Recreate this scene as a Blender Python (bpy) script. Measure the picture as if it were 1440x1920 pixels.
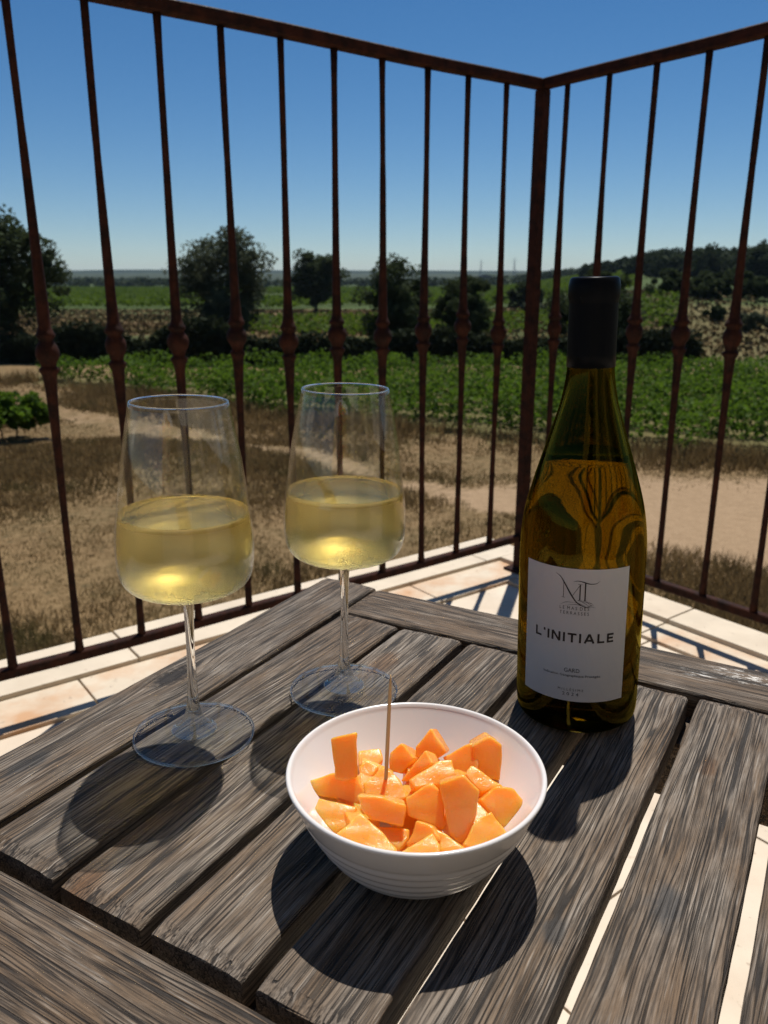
import bpy, bmesh, math, random
import numpy as np
from mathutils import Vector, Matrix

for _o in list(bpy.data.objects):
    bpy.data.objects.remove(_o)
random.seed(7)
RNG = np.random.default_rng(11)
R = math.radians
scene = bpy.context.scene
COL = scene.collection

# ------------------------------------------------------------------ camera
CAM_Z = 0.731
PITCH = R(16.06)
FPX = 1505.0                       # focal length in pixels of the 1440 x 1920 frame
cam_data = bpy.data.cameras.new('camera')
cam = bpy.data.objects.new('camera', cam_data)
COL.objects.link(cam)
cam.location = (0, 0, CAM_Z)
cam.rotation_euler = (R(90) - PITCH, 0, 0)
cam_data.sensor_fit = 'VERTICAL'
cam_data.sensor_height = 36.0
cam_data.lens = FPX / 1920 * 36.0
cam_data.clip_start = 0.02
cam_data.clip_end = 20000
cam_data.dof.use_dof = True
cam_data.dof.focus_distance = 0.47
cam_data.dof.aperture_fstop = 16.0
scene.camera = cam

# ------------------------------------------------------------------ sky and sun
SUN_EL, SUN_AZ = R(65.5), R(16.0)          # azimuth measured from +Y towards +X
world = bpy.data.worlds.new('World')
scene.world = world
world.use_nodes = True
wn = world.node_tree
wn.nodes.clear()
w_out = wn.nodes.new('ShaderNodeOutputWorld')
w_bg = wn.nodes.new('ShaderNodeBackground')
w_sky = wn.nodes.new('ShaderNodeTexSky')
w_sky.sky_type = 'NISHITA'
w_sky.sun_disc = False
w_sky.sun_elevation = SUN_EL
w_sky.sun_rotation = SUN_AZ
w_sky.altitude = 150
w_sky.air_density = 0.85
w_sky.dust_density = 0.0
w_sky.ozone_density = 4.0
w_bg.inputs['Strength'].default_value = 0.067
w_hs = wn.nodes.new('ShaderNodeHueSaturation')
w_hs.inputs['Saturation'].default_value = 1.26
wn.links.new(w_sky.outputs[0], w_hs.inputs['Color'])
wn.links.new(w_hs.outputs[0], w_bg.inputs['Color'])
wn.links.new(w_bg.outputs[0], w_out.inputs['Surface'])

sun_data = bpy.data.lights.new('sun', 'SUN')
sun_data.energy = 5.0
sun_data.angle = R(0.53)
sun_data.color = (1.0, 0.955, 0.88)
sun = bpy.data.objects.new('sun', sun_data)
COL.objects.link(sun)
SUN_DIR = Vector((math.sin(SUN_AZ) * math.cos(SUN_EL), math.cos(SUN_AZ) * math.cos(SUN_EL), math.sin(SUN_EL)))
sun.rotation_euler = SUN_DIR.to_track_quat('Z', 'Y').to_euler()
sun.location = (0, 0, 30)

scene.view_settings.view_transform = 'Standard'
scene.view_settings.look = 'None'
scene.view_settings.exposure = 0.18
scene.view_settings.gamma = 1.0
scene.view_settings.use_curve_mapping = False
cy = scene.cycles
cy.max_bounces = 24
cy.transmission_bounces = 20
cy.transparent_max_bounces = 24
cy.glossy_bounces = 8
cy.diffuse_bounces = 4
cy.volume_bounces = 0
cy.caustics_refractive = True
cy.caustics_reflective = False
cy.blur_glossy = 1.0
cy.sample_clamp_indirect = 12.0
cy.use_denoising = True
cy.denoiser = 'OPENIMAGEDENOISE'
cy.denoising_input_passes = 'RGB_ALBEDO_NORMAL'
cy.denoising_prefilter = 'FAST'
cy.use_adaptive_sampling = False

# ------------------------------------------------------------------ helpers
def ray(px, py):
    X = (px - 720) / FPX
    Y = (960 - py) / FPX
    c, s = math.cos(PITCH), math.sin(PITCH)
    return np.array([X, c + Y * s, -s + Y * c])

def on_z(px, py, z):
    """world point on the horizontal plane z seen at that place of the photograph"""
    d = ray(px, py)
    return np.array([0, 0, CAM_Z]) + d * ((z - CAM_Z) / d[2])

def on_y(px, py, y):
    d = ray(px, py)
    return np.array([0, 0, CAM_Z]) + d * (y / d[1])

def tag(o, label=None, cat=None, group=None, kind=None):
    if label: o['label'] = label
    if cat: o['category'] = cat
    if group: o['group'] = group
    if kind: o['kind'] = kind
    return o

def empty(name, loc=(0, 0, 0), rz=0.0):
    o = bpy.data.objects.new(name, None)
    o.empty_display_size = 0.05
    COL.objects.link(o)
    o.location = loc
    o.rotation_euler = (0, 0, rz)
    return o

def add(name, me, mat=None, parent=None, loc=None, rot=None):
    o = bpy.data.objects.new(name, me)
    if mat is not None and len(me.materials) == 0:
        me.materials.append(mat)
    COL.objects.link(o)
    if parent is not None: o.parent = parent
    if loc is not None: o.location = loc
    if rot is not None: o.rotation_euler = rot
    return o

def smooth(me, on=True):
    me.polygons.foreach_set('use_smooth', [on] * len(me.polygons))
    return me

def mesh_py(name, V, F):
    me = bpy.data.meshes.new(name)
    me.from_pydata([tuple(v) for v in V], [], F)
    me.update()
    return me

def bm_mesh(name, bm, sm=False):
    bmesh.ops.recalc_face_normals(bm, faces=bm.faces[:])
    me = bpy.data.meshes.new(name)
    bm.to_mesh(me)
    bm.free()
    if sm: smooth(me)
    return me

def quads_mesh(name, Q):
    """Q: (N,4,3) array of free quads"""
    N = len(Q)
    me = bpy.data.meshes.new(name)
    me.vertices.add(N * 4)
    me.vertices.foreach_set('co', Q.reshape(-1).astype(np.float32))
    me.loops.add(N * 4)
    me.loops.foreach_set('vertex_index', np.arange(N * 4, dtype=np.int32))
    me.polygons.add(N)
    me.polygons.foreach_set('loop_start', np.arange(0, N * 4, 4, dtype=np.int32))
    me.polygons.foreach_set('loop_total', np.full(N, 4, dtype=np.int32))
    me.update(calc_edges=True)
    return me

def box_bm(bm, sx, sy, sz, c=(0, 0, 0), bevel=0.0, seg=2, rz=0.0):
    r = bmesh.ops.create_cube(bm, size=1.0)
    vs = r['verts']
    M = Matrix.Translation(c) @ Matrix.Rotation(rz, 4, 'Z') @ Matrix.Diagonal((sx, sy, sz, 1))
    bmesh.ops.transform(bm, matrix=M, verts=vs)
    if bevel > 0:
        es = list({e for v in vs for e in v.link_edges})
        bmesh.ops.bevel(bm, geom=es, offset=bevel, segments=seg, profile=0.7, affect='EDGES')

def lathe(name, prof, seg=64, closed=False, sm=True):
    """revolve (r,z) pairs about Z; r==0 ends are closed to a point"""
    V, F, rings = [], [], []
    for r, z in prof:
        if r < 1e-7:
            V.append((0, 0, z)); rings.append([len(V) - 1] * seg)
        else:
            b = len(V)
            for i in range(seg):
                a = 2 * math.pi * i / seg
                V.append((r * math.cos(a), r * math.sin(a), z))
            rings.append(list(range(b, b + seg)))
    n = len(rings)
    for k in range(n if closed else n - 1):
        A, B = rings[k], rings[(k + 1) % n]
        for i in range(seg):
            j = (i + 1) % seg
            f = [A[i], A[j], B[j], B[i]]
            g = []
            for q in f:
                if q not in g: g.append(q)
            if len(g) > 2: F.append(g)
    bm = bmesh.new()
    me = mesh_py(name, V, F)
    bm.from_mesh(me); bpy.data.meshes.remove(me)
    return bm_mesh(name, bm, sm)

def spline(pts, n):
    """Catmull-Rom through 2-D points"""
    P = [np.array(p, float) for p in pts]
    P = [2 * P[0] - P[1]] + P + [2 * P[-1] - P[-2]]
    out = []
    for i in range(1, len(P) - 2):
        for k in range(n):
            t = k / n
            p0, p1, p2, p3 = P[i - 1], P[i], P[i + 1], P[i + 2]
            out.append(0.5 * ((2 * p1) + (p2 - p0) * t + (2 * p0 - 5 * p1 + 4 * p2 - p3) * t * t + (3 * p1 - p0 - 3 * p2 + p3) * t ** 3))
    out.append(P[-2])
    return out

def tube(bm, pts, rads, seg=8):
    pts = [Vector(p) for p in pts]
    rings = []
    for i, p in enumerate(pts):
        d = (pts[min(i + 1, len(pts) - 1)] - pts[max(i - 1, 0)]).normalized()
        a = d.orthogonal().normalized()
        b = d.cross(a)
        rings.append([bm.verts.new(p + (a * math.cos(2 * math.pi * k / seg) + b * math.sin(2 * math.pi * k / seg)) * rads[i]) for k in range(seg)])
    # keep the rings aligned
    for i in range(1, len(rings)):
        best = min(range(seg), key=lambda s: (rings[i][s].co - rings[i - 1][0].co - (pts[i] - pts[i - 1])).length)
        rings[i] = rings[i][best:] + rings[i][:best]
    for i in range(len(rings) - 1):
        for k in range(seg):
            bm.faces.new((rings[i][k], rings[i][(k + 1) % seg], rings[i + 1][(k + 1) % seg], rings[i + 1][k]))
    bm.faces.new(rings[0][::-1]); bm.faces.new(rings[-1])

# lattice value noise for shaping terrain and foliage
_LAT = np.random.default_rng(5).random((64, 64))
def vnoise(x, y):
    x = np.asarray(x, float); y = np.asarray(y, float)
    xi = np.floor(x).astype(int); yi = np.floor(y).astype(int)
    fx = x - xi; fy = y - yi
    fx = fx * fx * (3 - 2 * fx); fy = fy * fy * (3 - 2 * fy)
    g = lambda a, b: _LAT[a % 64, b % 64]
    return (g(xi, yi) * (1 - fx) + g(xi + 1, yi) * fx) * (1 - fy) + (g(xi, yi + 1) * (1 - fx) + g(xi + 1, yi + 1) * fx) * fy
def fbm(x, y, o=4):
    s, a, t = 0, 0.5, 0
    for k in range(o):
        s = s + a * vnoise(x * 2 ** k + 17 * k, y * 2 ** k + 31 * k); t += a; a *= 0.5
    return s / t

# ------------------------------------------------------------------ node helpers
class NT:
    def __init__(self, name):
        self.mat = bpy.data.materials.new(name)
        self.mat.use_nodes = True
        self.t = self.mat.node_tree
        self.t.nodes.clear()
        self.out = self.t.nodes.new('ShaderNodeOutputMaterial')
    def n(self, ty, **kw):
        nd = self.t.nodes.new('ShaderNode' + ty)
        for k, v in kw.items():
            if k in ('operation', 'blend_type', 'data_type', 'noise_dimensions', 'feature', 'distance', 'interpolation_type', 'attribute_name', 'noise_type'):
                setattr(nd, k, v)
        return nd
    def put(self, sock, v):
        if isinstance(v, bpy.types.NodeSocket): self.t.links.new(v, sock)
        elif isinstance(v, (tuple, list)):
            sock.default_value = tuple(v) + ((1.0,) if len(v) == 3 and sock.type == 'RGBA' else ())
        else: sock.default_value = v
    def math(self, op, a, b=0.0, c=0.0, clamp=False):
        nd = self.n('Math', operation=op); nd.use_clamp = clamp
        self.put(nd.inputs[0], a); self.put(nd.inputs[1], b); self.put(nd.inputs[2], c)
        return nd.outputs[0]
    def vmath(self, op, a, b=(0, 0, 0)):
        nd = self.n('VectorMath', operation=op)
        self.put(nd.inputs[0], a)
        if op == 'SCALE': self.put(nd.inputs['Scale'], b)
        else: self.put(nd.inputs[1], b)
        return nd.outputs['Value'] if op in ('LENGTH', 'DOT_PRODUCT', 'DISTANCE') else nd.outputs[0]
    def noise(self, vec, scale=1.0, detail=4.0, rough=0.5, dist=0.0):
        nd = self.n('TexNoise')
        self.put(nd.inputs['Vector'], vec)
        nd.inputs['Scale'].default_value = scale; nd.inputs['Detail'].default_value = detail
        nd.inputs['Roughness'].default_value = rough; nd.inputs['Distortion'].default_value = dist
        return nd.outputs[0]
    def ramp(self, v, lo, hi, a=0.0, b=1.0):
        nd = self.n('MapRange'); nd.clamp = True
        self.put(nd.inputs[0], v)
        nd.inputs[1].default_value = lo; nd.inputs[2].default_value = hi
        nd.inputs[3].default_value = a; nd.inputs[4].default_value = b
        return nd.outputs[0]
    def mix(self, f, a, b, mode='MIX'):
        nd = self.n('Mix', data_type='RGBA', blend_type=mode)
        self.put(nd.inputs[0], f); self.put(nd.inputs[6], a); self.put(nd.inputs[7], b)
        return nd.outputs[2]
    def obj(self):
        return self.n('TexCoord').outputs['Object']
    def sep(self, v):
        nd = self.n('SeparateXYZ'); self.put(nd.inputs[0], v); return nd.outputs
    def comb(self, x, y, z):
        nd = self.n('CombineXYZ')
        for i, v in enumerate((x, y, z)): self.put(nd.inputs[i], v)
        return nd.outputs[0]
    def rnd(self):
        return self.n('ObjectInfo').outputs['Random']
    def bump(self, h, strength=0.5, dist=0.001, normal=None):
        nd = self.n('Bump')
        self.put(nd.inputs['Height'], h)
        nd.inputs['Strength'].default_value = strength; nd.inputs['Distance'].default_value = dist
        if normal is not None: self.put(nd.inputs['Normal'], normal)
        return nd.outputs[0]
    def bsdf(self, color=(0.5, 0.5, 0.5), rough=0.6, **kw):
        nd = self.n('BsdfPrincipled')
        self.put(nd.inputs['Base Color'], color); self.put(nd.inputs['Roughness'], rough)
        for k, v in kw.items():
            self.put(nd.inputs[k.replace('_', ' ')], v)
        return nd
    def mixsh(self, f, a, b):
        nd = self.n('MixShader')
        self.put(nd.inputs[0], f); self.t.links.new(a, nd.inputs[1]); self.t.links.new(b, nd.inputs[2])
        return nd.outputs[0]
    def done(self, sh):
        self.t.links.new(sh.outputs[0] if hasattr(sh, 'outputs') else sh, self.out.inputs['Surface'])
        return self.mat

# ------------------------------------------------------------------ materials
def m_wood(name, marks=(), warm=0.0):
    """weathered teak; grain runs along local X. marks: (x, y, radius, kind)"""
    t = NT(name)
    P = t.obj()
    rnd = t.rnd()
    off = t.comb(t.math('MULTIPLY', rnd, 7.3), t.math('MULTIPLY', rnd, 3.7), t.math('MULTIPLY', rnd, 19.0))
    x, y, z = t.sep(P)
    # grain lines drift sideways along the board
    wl = t.noise(t.vmath('ADD', t.comb(t.math('MULTIPLY', x, 3.2), t.math('MULTIPLY', y, 16.0), z), off), 1.0, 3.0, 0.45)
    yw = t.math('ADD', y, t.math('MULTIPLY', t.math('SUBTRACT', wl, 0.5), 0.020))
    holes = None; stain = None; grey = None; paint = None
    for mx, my, mr, kind in marks:
        dx = t.math('DIVIDE', t.math('SUBTRACT', x, mx), mr * 2.0)
        dy = t.math('DIVIDE', t.math('SUBTRACT', y, my), mr)
        d = t.math('SQRT', t.math('ADD', t.math('MULTIPLY', dx, dx), t.math('MULTIPLY', dy, dy)))
        if kind == 'knot':
            g = t.math('POWER', 2.718, t.math('MULTIPLY', t.math('MULTIPLY', d, d), -0.5))
            yw = t.math('SUBTRACT', yw, t.math('MULTIPLY', t.math('MULTIPLY', dy, g), mr * 0.8))
            e = t.math('ADD', d, t.math('MULTIPLY', t.noise(P, 220, 3), 0.8))
            h = t.ramp(e, 0.75, 1.15, 1.0, 0.0)
            holes = h if holes is None else t.math('MAXIMUM', holes, h)
        else:
            e = t.math('ADD', d, t.math('MULTIPLY', t.noise(P, 90, 3), 1.0))
            h = t.ramp(e, 0.95, 1.45, 1.0, 0.0)
            if kind == 'paint': paint = h if paint is None else t.math('MAXIMUM', paint, h)
            elif kind == 'stain': stain = h if stain is None else t.math('MAXIMUM', stain, h)
            else: grey = h if grey is None else t.math('MAXIMUM', grey, h)
    def grain(fx, fy, det, rough, dist=0.0, yy=None):
        yy = yw if yy is None else yy
        v = t.vmath('ADD', t.comb(t.math('MULTIPLY', x, fx), t.math('MULTIPLY', yy, fy), t.math('MULTIPLY', z, fy)), off)
        return t.noise(v, 1.0, det, rough, dist)
    fib = grain(24.0, 760.0, 4.0, 0.6, 0.1)
    fine = grain(42.0, 1500.0, 2.0, 0.5)
    ck = grain(3.2, 190.0, 1.5, 0.45, 0.15)
    ck2 = grain(7.0, 460.0, 1.5, 0.45, 0.15)
    crack = t.ramp(t.math('ABSOLUTE', t.math('SUBTRACT', ck, 0.5)), 0.010, 0.026, 1.0, 0.0)
    crack2 = t.ramp(t.math('ABSOLUTE', t.math('SUBTRACT', ck2, 0.5)), 0.016, 0.045, 1.0, 0.0)
    keep = t.ramp(grain(9.0, 60.0, 3.0, 0.5, 0.0, y), 0.34, 0.44)
    keep2 = t.ramp(grain(14.0, 110.0, 3.0, 0.5, 0.0, y), 0.44, 0.56)
    crack = t.math('MAXIMUM', t.math('MULTIPLY', crack, keep), t.math('MULTIPLY', t.math('MULTIPLY', crack2, keep2), 0.9))
    tone = grain(16.0, 60.0, 5.0, 0.65, 0.0, y)
    worn = grain(20.0, 800.0, 3.0, 0.6)
    wornk = t.ramp(grain(22.0, 90.0, 3.0, 0.6, 0.0, y), 0.45, 0.65)
    brown, silver = (0.135, 0.095, 0.061), (0.205, 0.176, 0.146)
    c = t.mix(t.ramp(tone, 0.38 + warm, 0.62 + warm), brown, silver)
    big = grain(5.0, 22.0, 3.0, 0.6, 0.0, y)
    c = t.mix(t.ramp(big, 0.50, 0.66, 0.0, 0.6), c, (0.165, 0.105, 0.058))
    c = t.mix(t.ramp(big, 0.30, 0.44, 0.45, 0.0), c, (0.255, 0.225, 0.19))
    c = t.mix(1.0, c, t.mix(rnd, (1.10, 1.06, 1.02), (0.88, 0.84, 0.80)), 'MULTIPLY')
    c = t.mix(t.ramp(fib, 0.34, 0.52, 0.0, 1.0), (0.040, 0.028, 0.019), c)
    c = t.mix(t.ramp(fine, 0.36, 0.52, 0.62, 0.0), c, (0.030, 0.022, 0.016))
    c = t.mix(t.math('MULTIPLY', t.ramp(worn, 0.54, 0.66, 0.0, 0.65), wornk), c, (0.43, 0.38, 0.325))
    if stain is not None: c = t.mix(t.math('MULTIPLY', stain, 0.7), c, t.mix(1.0, c, (0.72, 0.47, 0.26), 'MULTIPLY'))
    if paint is not None:
        flake = t.ramp(t.noise(t.vmath('MULTIPLY', P, (90, 420, 1)), 1.0, 4, 0.65), 0.53, 0.58)
        c = t.mix(t.math('MULTIPLY', paint, flake), c, (0.66, 0.63, 0.58))
    if grey is not None: c = t.mix(t.math('MULTIPLY', grey, 0.75), c, (0.045, 0.046, 0.047))
    c = t.mix(t.math('MULTIPLY', crack, 0.9), c, (0.012, 0.009, 0.007))
    hgt = t.math('ADD', t.math('MULTIPLY', t.ramp(fib, 0.30, 0.65), 0.65), t.math('MULTIPLY', fine, 0.35))
    hgt = t.math('SUBTRACT', hgt, t.math('MULTIPLY', crack, 1.3))
    if holes is not None:
        c = t.mix(holes, c, (0.012, 0.008, 0.006))
        hgt = t.math('SUBTRACT', hgt, t.math('MULTIPLY', holes, 3.0))
    nrm = t.bump(hgt, 0.85, 0.0008)
    b = t.bsdf(c, 0.72, Normal=nrm)
    b.inputs['Specular IOR Level'].default_value = 0.35
    return t.done(b)

def m_rust():
    t = NT('rusty_iron')
    P = t.obj()
    g = t.n('NewGeometry').outputs['Position']
    n1 = t.noise(g, 38, 6, 0.65)
    n2 = t.noise(g, 190, 4, 0.6)
    c = t.mix(t.ramp(n1, 0.38, 0.62), (0.013, 0.0055, 0.0042), (0.038, 0.0115, 0.0060))
    c = t.mix(t.ramp(n2, 0.60, 0.75, 0, 0.5), c, (0.085, 0.027, 0.011))
    b = t.bsdf(c, t.ramp(n2, 0.3, 0.7, 0.6, 0.9), Normal=t.bump(n2, 0.5, 0.0006))
    b.inputs['Specular IOR Level'].default_value = 0.12
    return t.done(b)

def m_stone(name, rust=0.0, base=(0.62, 0.53, 0.405)):
    t = NT(name)
    g = t.n('NewGeometry').outputs['Position']
    rnd = t.rnd()
    n1 = t.noise(g, 9, 5, 0.6); n2 = t.noise(g, 60, 5, 0.6); n3 = t.noise(g, 160, 3, 0.6)
    c = t.mix(t.ramp(n1, 0.3, 0.7), base, tuple(v * 0.84 for v in base))
    c = t.mix(t.ramp(rnd, 0, 1, 0, 0.22), c, (0.56, 0.43, 0.30))
    if rust > 0:
        c = t.mix(t.ramp(t.noise(g, 7, 4, 0.6), 0.42, 0.66, 0.0, rust), c, (0.46, 0.22, 0.08))
    c = t.mix(t.ramp(t.noise(g, 3.2, 5, 0.65), 0.50, 0.70, 0, 0.32), c, (0.36, 0.27, 0.18))
    pit = t.ramp(n2, 0.64, 0.72)
    c = t.mix(t.math('MULTIPLY', pit, 0.55), c, (0.25, 0.18, 0.12))
    c = t.mix(t.ramp(n3, 0.64, 0.8, 0, 0.25), c, (0.3, 0.23, 0.17))
    h = t.math('SUBTRACT', t.math('MULTIPLY', n3, 0.3), pit)
    b = t.bsdf(c, 0.62, Normal=t.bump(h, 0.5, 0.0012))
    b.inputs['Specular IOR Level'].default_value = 0.35
    return t.done(b)

def m_plain(name, col, rough=0.6, spec=0.5, **kw):
    t = NT(name)
    b = t.bsdf(col, rough, **kw)
    b.inputs['Specular IOR Level'].default_value = spec
    return t.done(b)

def m_leaf(name, dark, light, trans=0.35, scale=0.5):
    t = NT(name)
    g = t.n('NewGeometry')
    isl = g.outputs['Random Per Island']
    n = t.noise(g.outputs['Position'], scale, 3, 0.6)
    c = t.mix(t.math('ADD', t.math('MULTIPLY', isl, 0.5), t.ramp(n, 0.35, 0.65, 0, 0.5)), dark, light)
    d = t.n('BsdfDiffuse'); t.put(d.inputs[0], c)
    tr = t.n('BsdfTranslucent'); t.put(tr.inputs[0], t.mix(0.6, c, tuple(min(1, v * 1.6) for v in light)))
    gl = t.n('BsdfGlossy'); gl.inputs['Roughness'].default_value = 0.6; t.put(gl.inputs[0], (0.5, 0.55, 0.5))
    s = t.mixsh(trans, d.outputs[0], tr.outputs[0])
    return t.done(t.mixsh(0.012, s, gl.outputs[0]))

def m_glass_thin(mist=False, f0=0.032, f1=0.80):
    """thin drinking-glass wall: clear, mirror-like at grazing angles; the cold lower bowl is misted with condensation"""
    t = NT('misted_glass' if mist else 'clear_glass')
    g = t.n('NewGeometry')
    cs = t.math('ABSOLUTE', t.vmath('DOT_PRODUCT', g.outputs['Normal'], g.outputs['Incoming']))
    fr = t.math('ADD', f0, t.math('MULTIPLY', t.math('POWER', t.math('SUBTRACT', 1.0, cs, clamp=True), 5.0), f1))
    tr = t.n('BsdfTransparent'); t.put(tr.inputs[0], (0.975, 0.985, 0.98))
    gl = t.n('BsdfGlossy'); gl.inputs['Roughness'].default_value = 0.015; t.put(gl.inputs[0], (1, 1, 1))
    sh = t.mixsh(fr, tr.outputs[0], gl.outputs[0])
    if mist:
        P = t.obj(); x, y, z = t.sep(P)
        n = t.noise(t.vmath('MULTIPLY', P, (1, 1, 1.6)), 55, 4, 0.6)
        streak = t.noise(t.vmath('MULTIPLY', P, (260, 260, 30)), 1.0, 3, 0.6)
        up = t.ramp(t.math('ADD', z, t.math('MULTIPLY', t.math('SUBTRACT', n, 0.5), 0.022)), 0.108, 0.136, 1.0, 0.0)
        m = t.math('MULTIPLY', up, t.ramp(streak, 0.30, 0.60, 0.72, 1.0))
        d = t.n('BsdfDiffuse'); t.put(d.inputs[0], (0.72, 0.76, 0.78))
        tl = t.n('BsdfTranslucent'); t.put(tl.inputs[0], (0.80, 0.83, 0.82))
        sh = t.mixsh(t.math('MULTIPLY', m, 0.42), sh, t.mixsh(0.6, d.outputs[0], tl.outputs[0]))
    return t.done(sh)

def m_glass_solid(stem=False):
    t = NT('stem_glass' if stem else 'solid_clear_glass')
    g = t.n('BsdfGlass'); g.inputs['IOR'].default_value = 1.5; g.inputs['Roughness'].default_value = 0.0
    t.put(g.inputs[0], (0.985, 0.99, 0.99))
    if not stem: return t.done(g)
    # the flare is fused to the flat foot, so the board shows through it
    geo = t.n('NewGeometry')
    cs = t.math('ABSOLUTE', t.vmath('DOT_PRODUCT', geo.outputs['Normal'], geo.outputs['Incoming']))
    fr = t.math('ADD', 0.04, t.math('MULTIPLY', t.math('POWER', t.math('SUBTRACT', 1.0, cs, clamp=True), 4.0), 0.9))
    tr = t.n('BsdfTransparent'); t.put(tr.inputs[0], (0.95, 0.965, 0.96))
    gl = t.n('BsdfGlossy'); gl.inputs['Roughness'].default_value = 0.02; t.put(gl.inputs[0], (1, 1, 1))
    return t.done(t.mixsh(t.ramp(t.sep(t.obj())[2], 0.010, 0.024, 1.0, 0.0), g.outputs[0], t.mixsh(fr, tr.outputs[0], gl.outputs[0])))

MAT = {}
MAT['rust'] = m_rust()
MAT['coping'] = m_stone('coping_stone', 0.0)
MAT['coping_rusty'] = m_stone('coping_stone_rust_stained', 0.75)
MAT['tile'] = m_stone('floor_stone', 0.12, (0.66, 0.57, 0.45))
MAT['mortar'] = m_plain('mortar', (0.40, 0.33, 0.25), 0.9, 0.1)
MAT['glass'] = m_glass_thin(False, 0.018, 0.45)
MAT['mist'] = m_glass_thin(True)
MAT['solid_glass'] = m_glass_solid()
MAT['stem_glass'] = m_glass_solid(True)
MAT['ink'] = m_plain('dark_ink', (0.022, 0.018, 0.016), 0.6, 0.3)
MAT['capsule'] = m_plain('black_capsule_foil', (0.004, 0.005, 0.007), 0.35, 0.04)
MAT['pick'] = m_plain('bamboo', (0.55, 0.36, 0.18), 0.6, 0.3)

# ------------------------------------------------------------------ terrain
GZ = -3.77
FRONT = [(-60, 62), (-30, 46), (-16.4, 37.5), (-10, 32.0), (0.7, 25.3), (4.3, 23.2), (9.8, 20.4), (16, 18), (40, 12)]
TRACK = [(-60, 49), (-30, 37.5), (-14.8, 30.6), (-7.2, 25.3), (-2.2, 20.9), (0.6, 18.0), (3, 16.2), (8, 14.8), (16, 15.0), (40, 14)]

def seg_dist(x, y, poly):
    best = np.full(np.shape(x), 1e9)
    for (ax, ay), (bx, by) in zip(poly[:-1], poly[1:]):
        dx, dy = bx - ax, by - ay
        t = np.clip(((x - ax) * dx + (y - ay) * dy) / (dx * dx + dy * dy), 0, 1)
        best = np.minimum(best, np.hypot(x - ax - t * dx, y - ay - t * dy))
    return best

def sstep(a, b, v):
    t = np.clip((v - a) / (b - a), 0, 1)
    return t * t * (3 - 2 * t)

def ground_z(x, y):
    x = np.asarray(x, float); y = np.asarray(y, float)
    z = np.full(np.broadcast(x, y).shape, GZ)
    d = np.hypot(x, y)
    z = z + (fbm(x * 0.25, y * 0.25, 3) - 0.5) * 0.35 * sstep(3, 12, d)
    # the bank of the field rises on the right hand side, a wooded hill above it
    side = sstep(0.10, 0.34, x / np.maximum(y, 1.0)) * (y > 0)
    z = z + side * (2.9 * sstep(50, 108, y) + 2.2 * sstep(110, 230, y) + 6.0 * sstep(230, 420, y))
    far = sstep(600, 3200, d) * (y > 0)
    z = z + far * (26 + 10 * fbm(x / 700 + 3, y * 0, 3))
    z = z + side * sstep(420, 1500, y) * (18 + 40 * sstep(0.25, 0.6, x / np.maximum(y, 1.0)))
    return z

def front_y(x):
    return np.interp(x, [p[0] for p in FRONT], [p[1] for p in FRONT])

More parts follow.
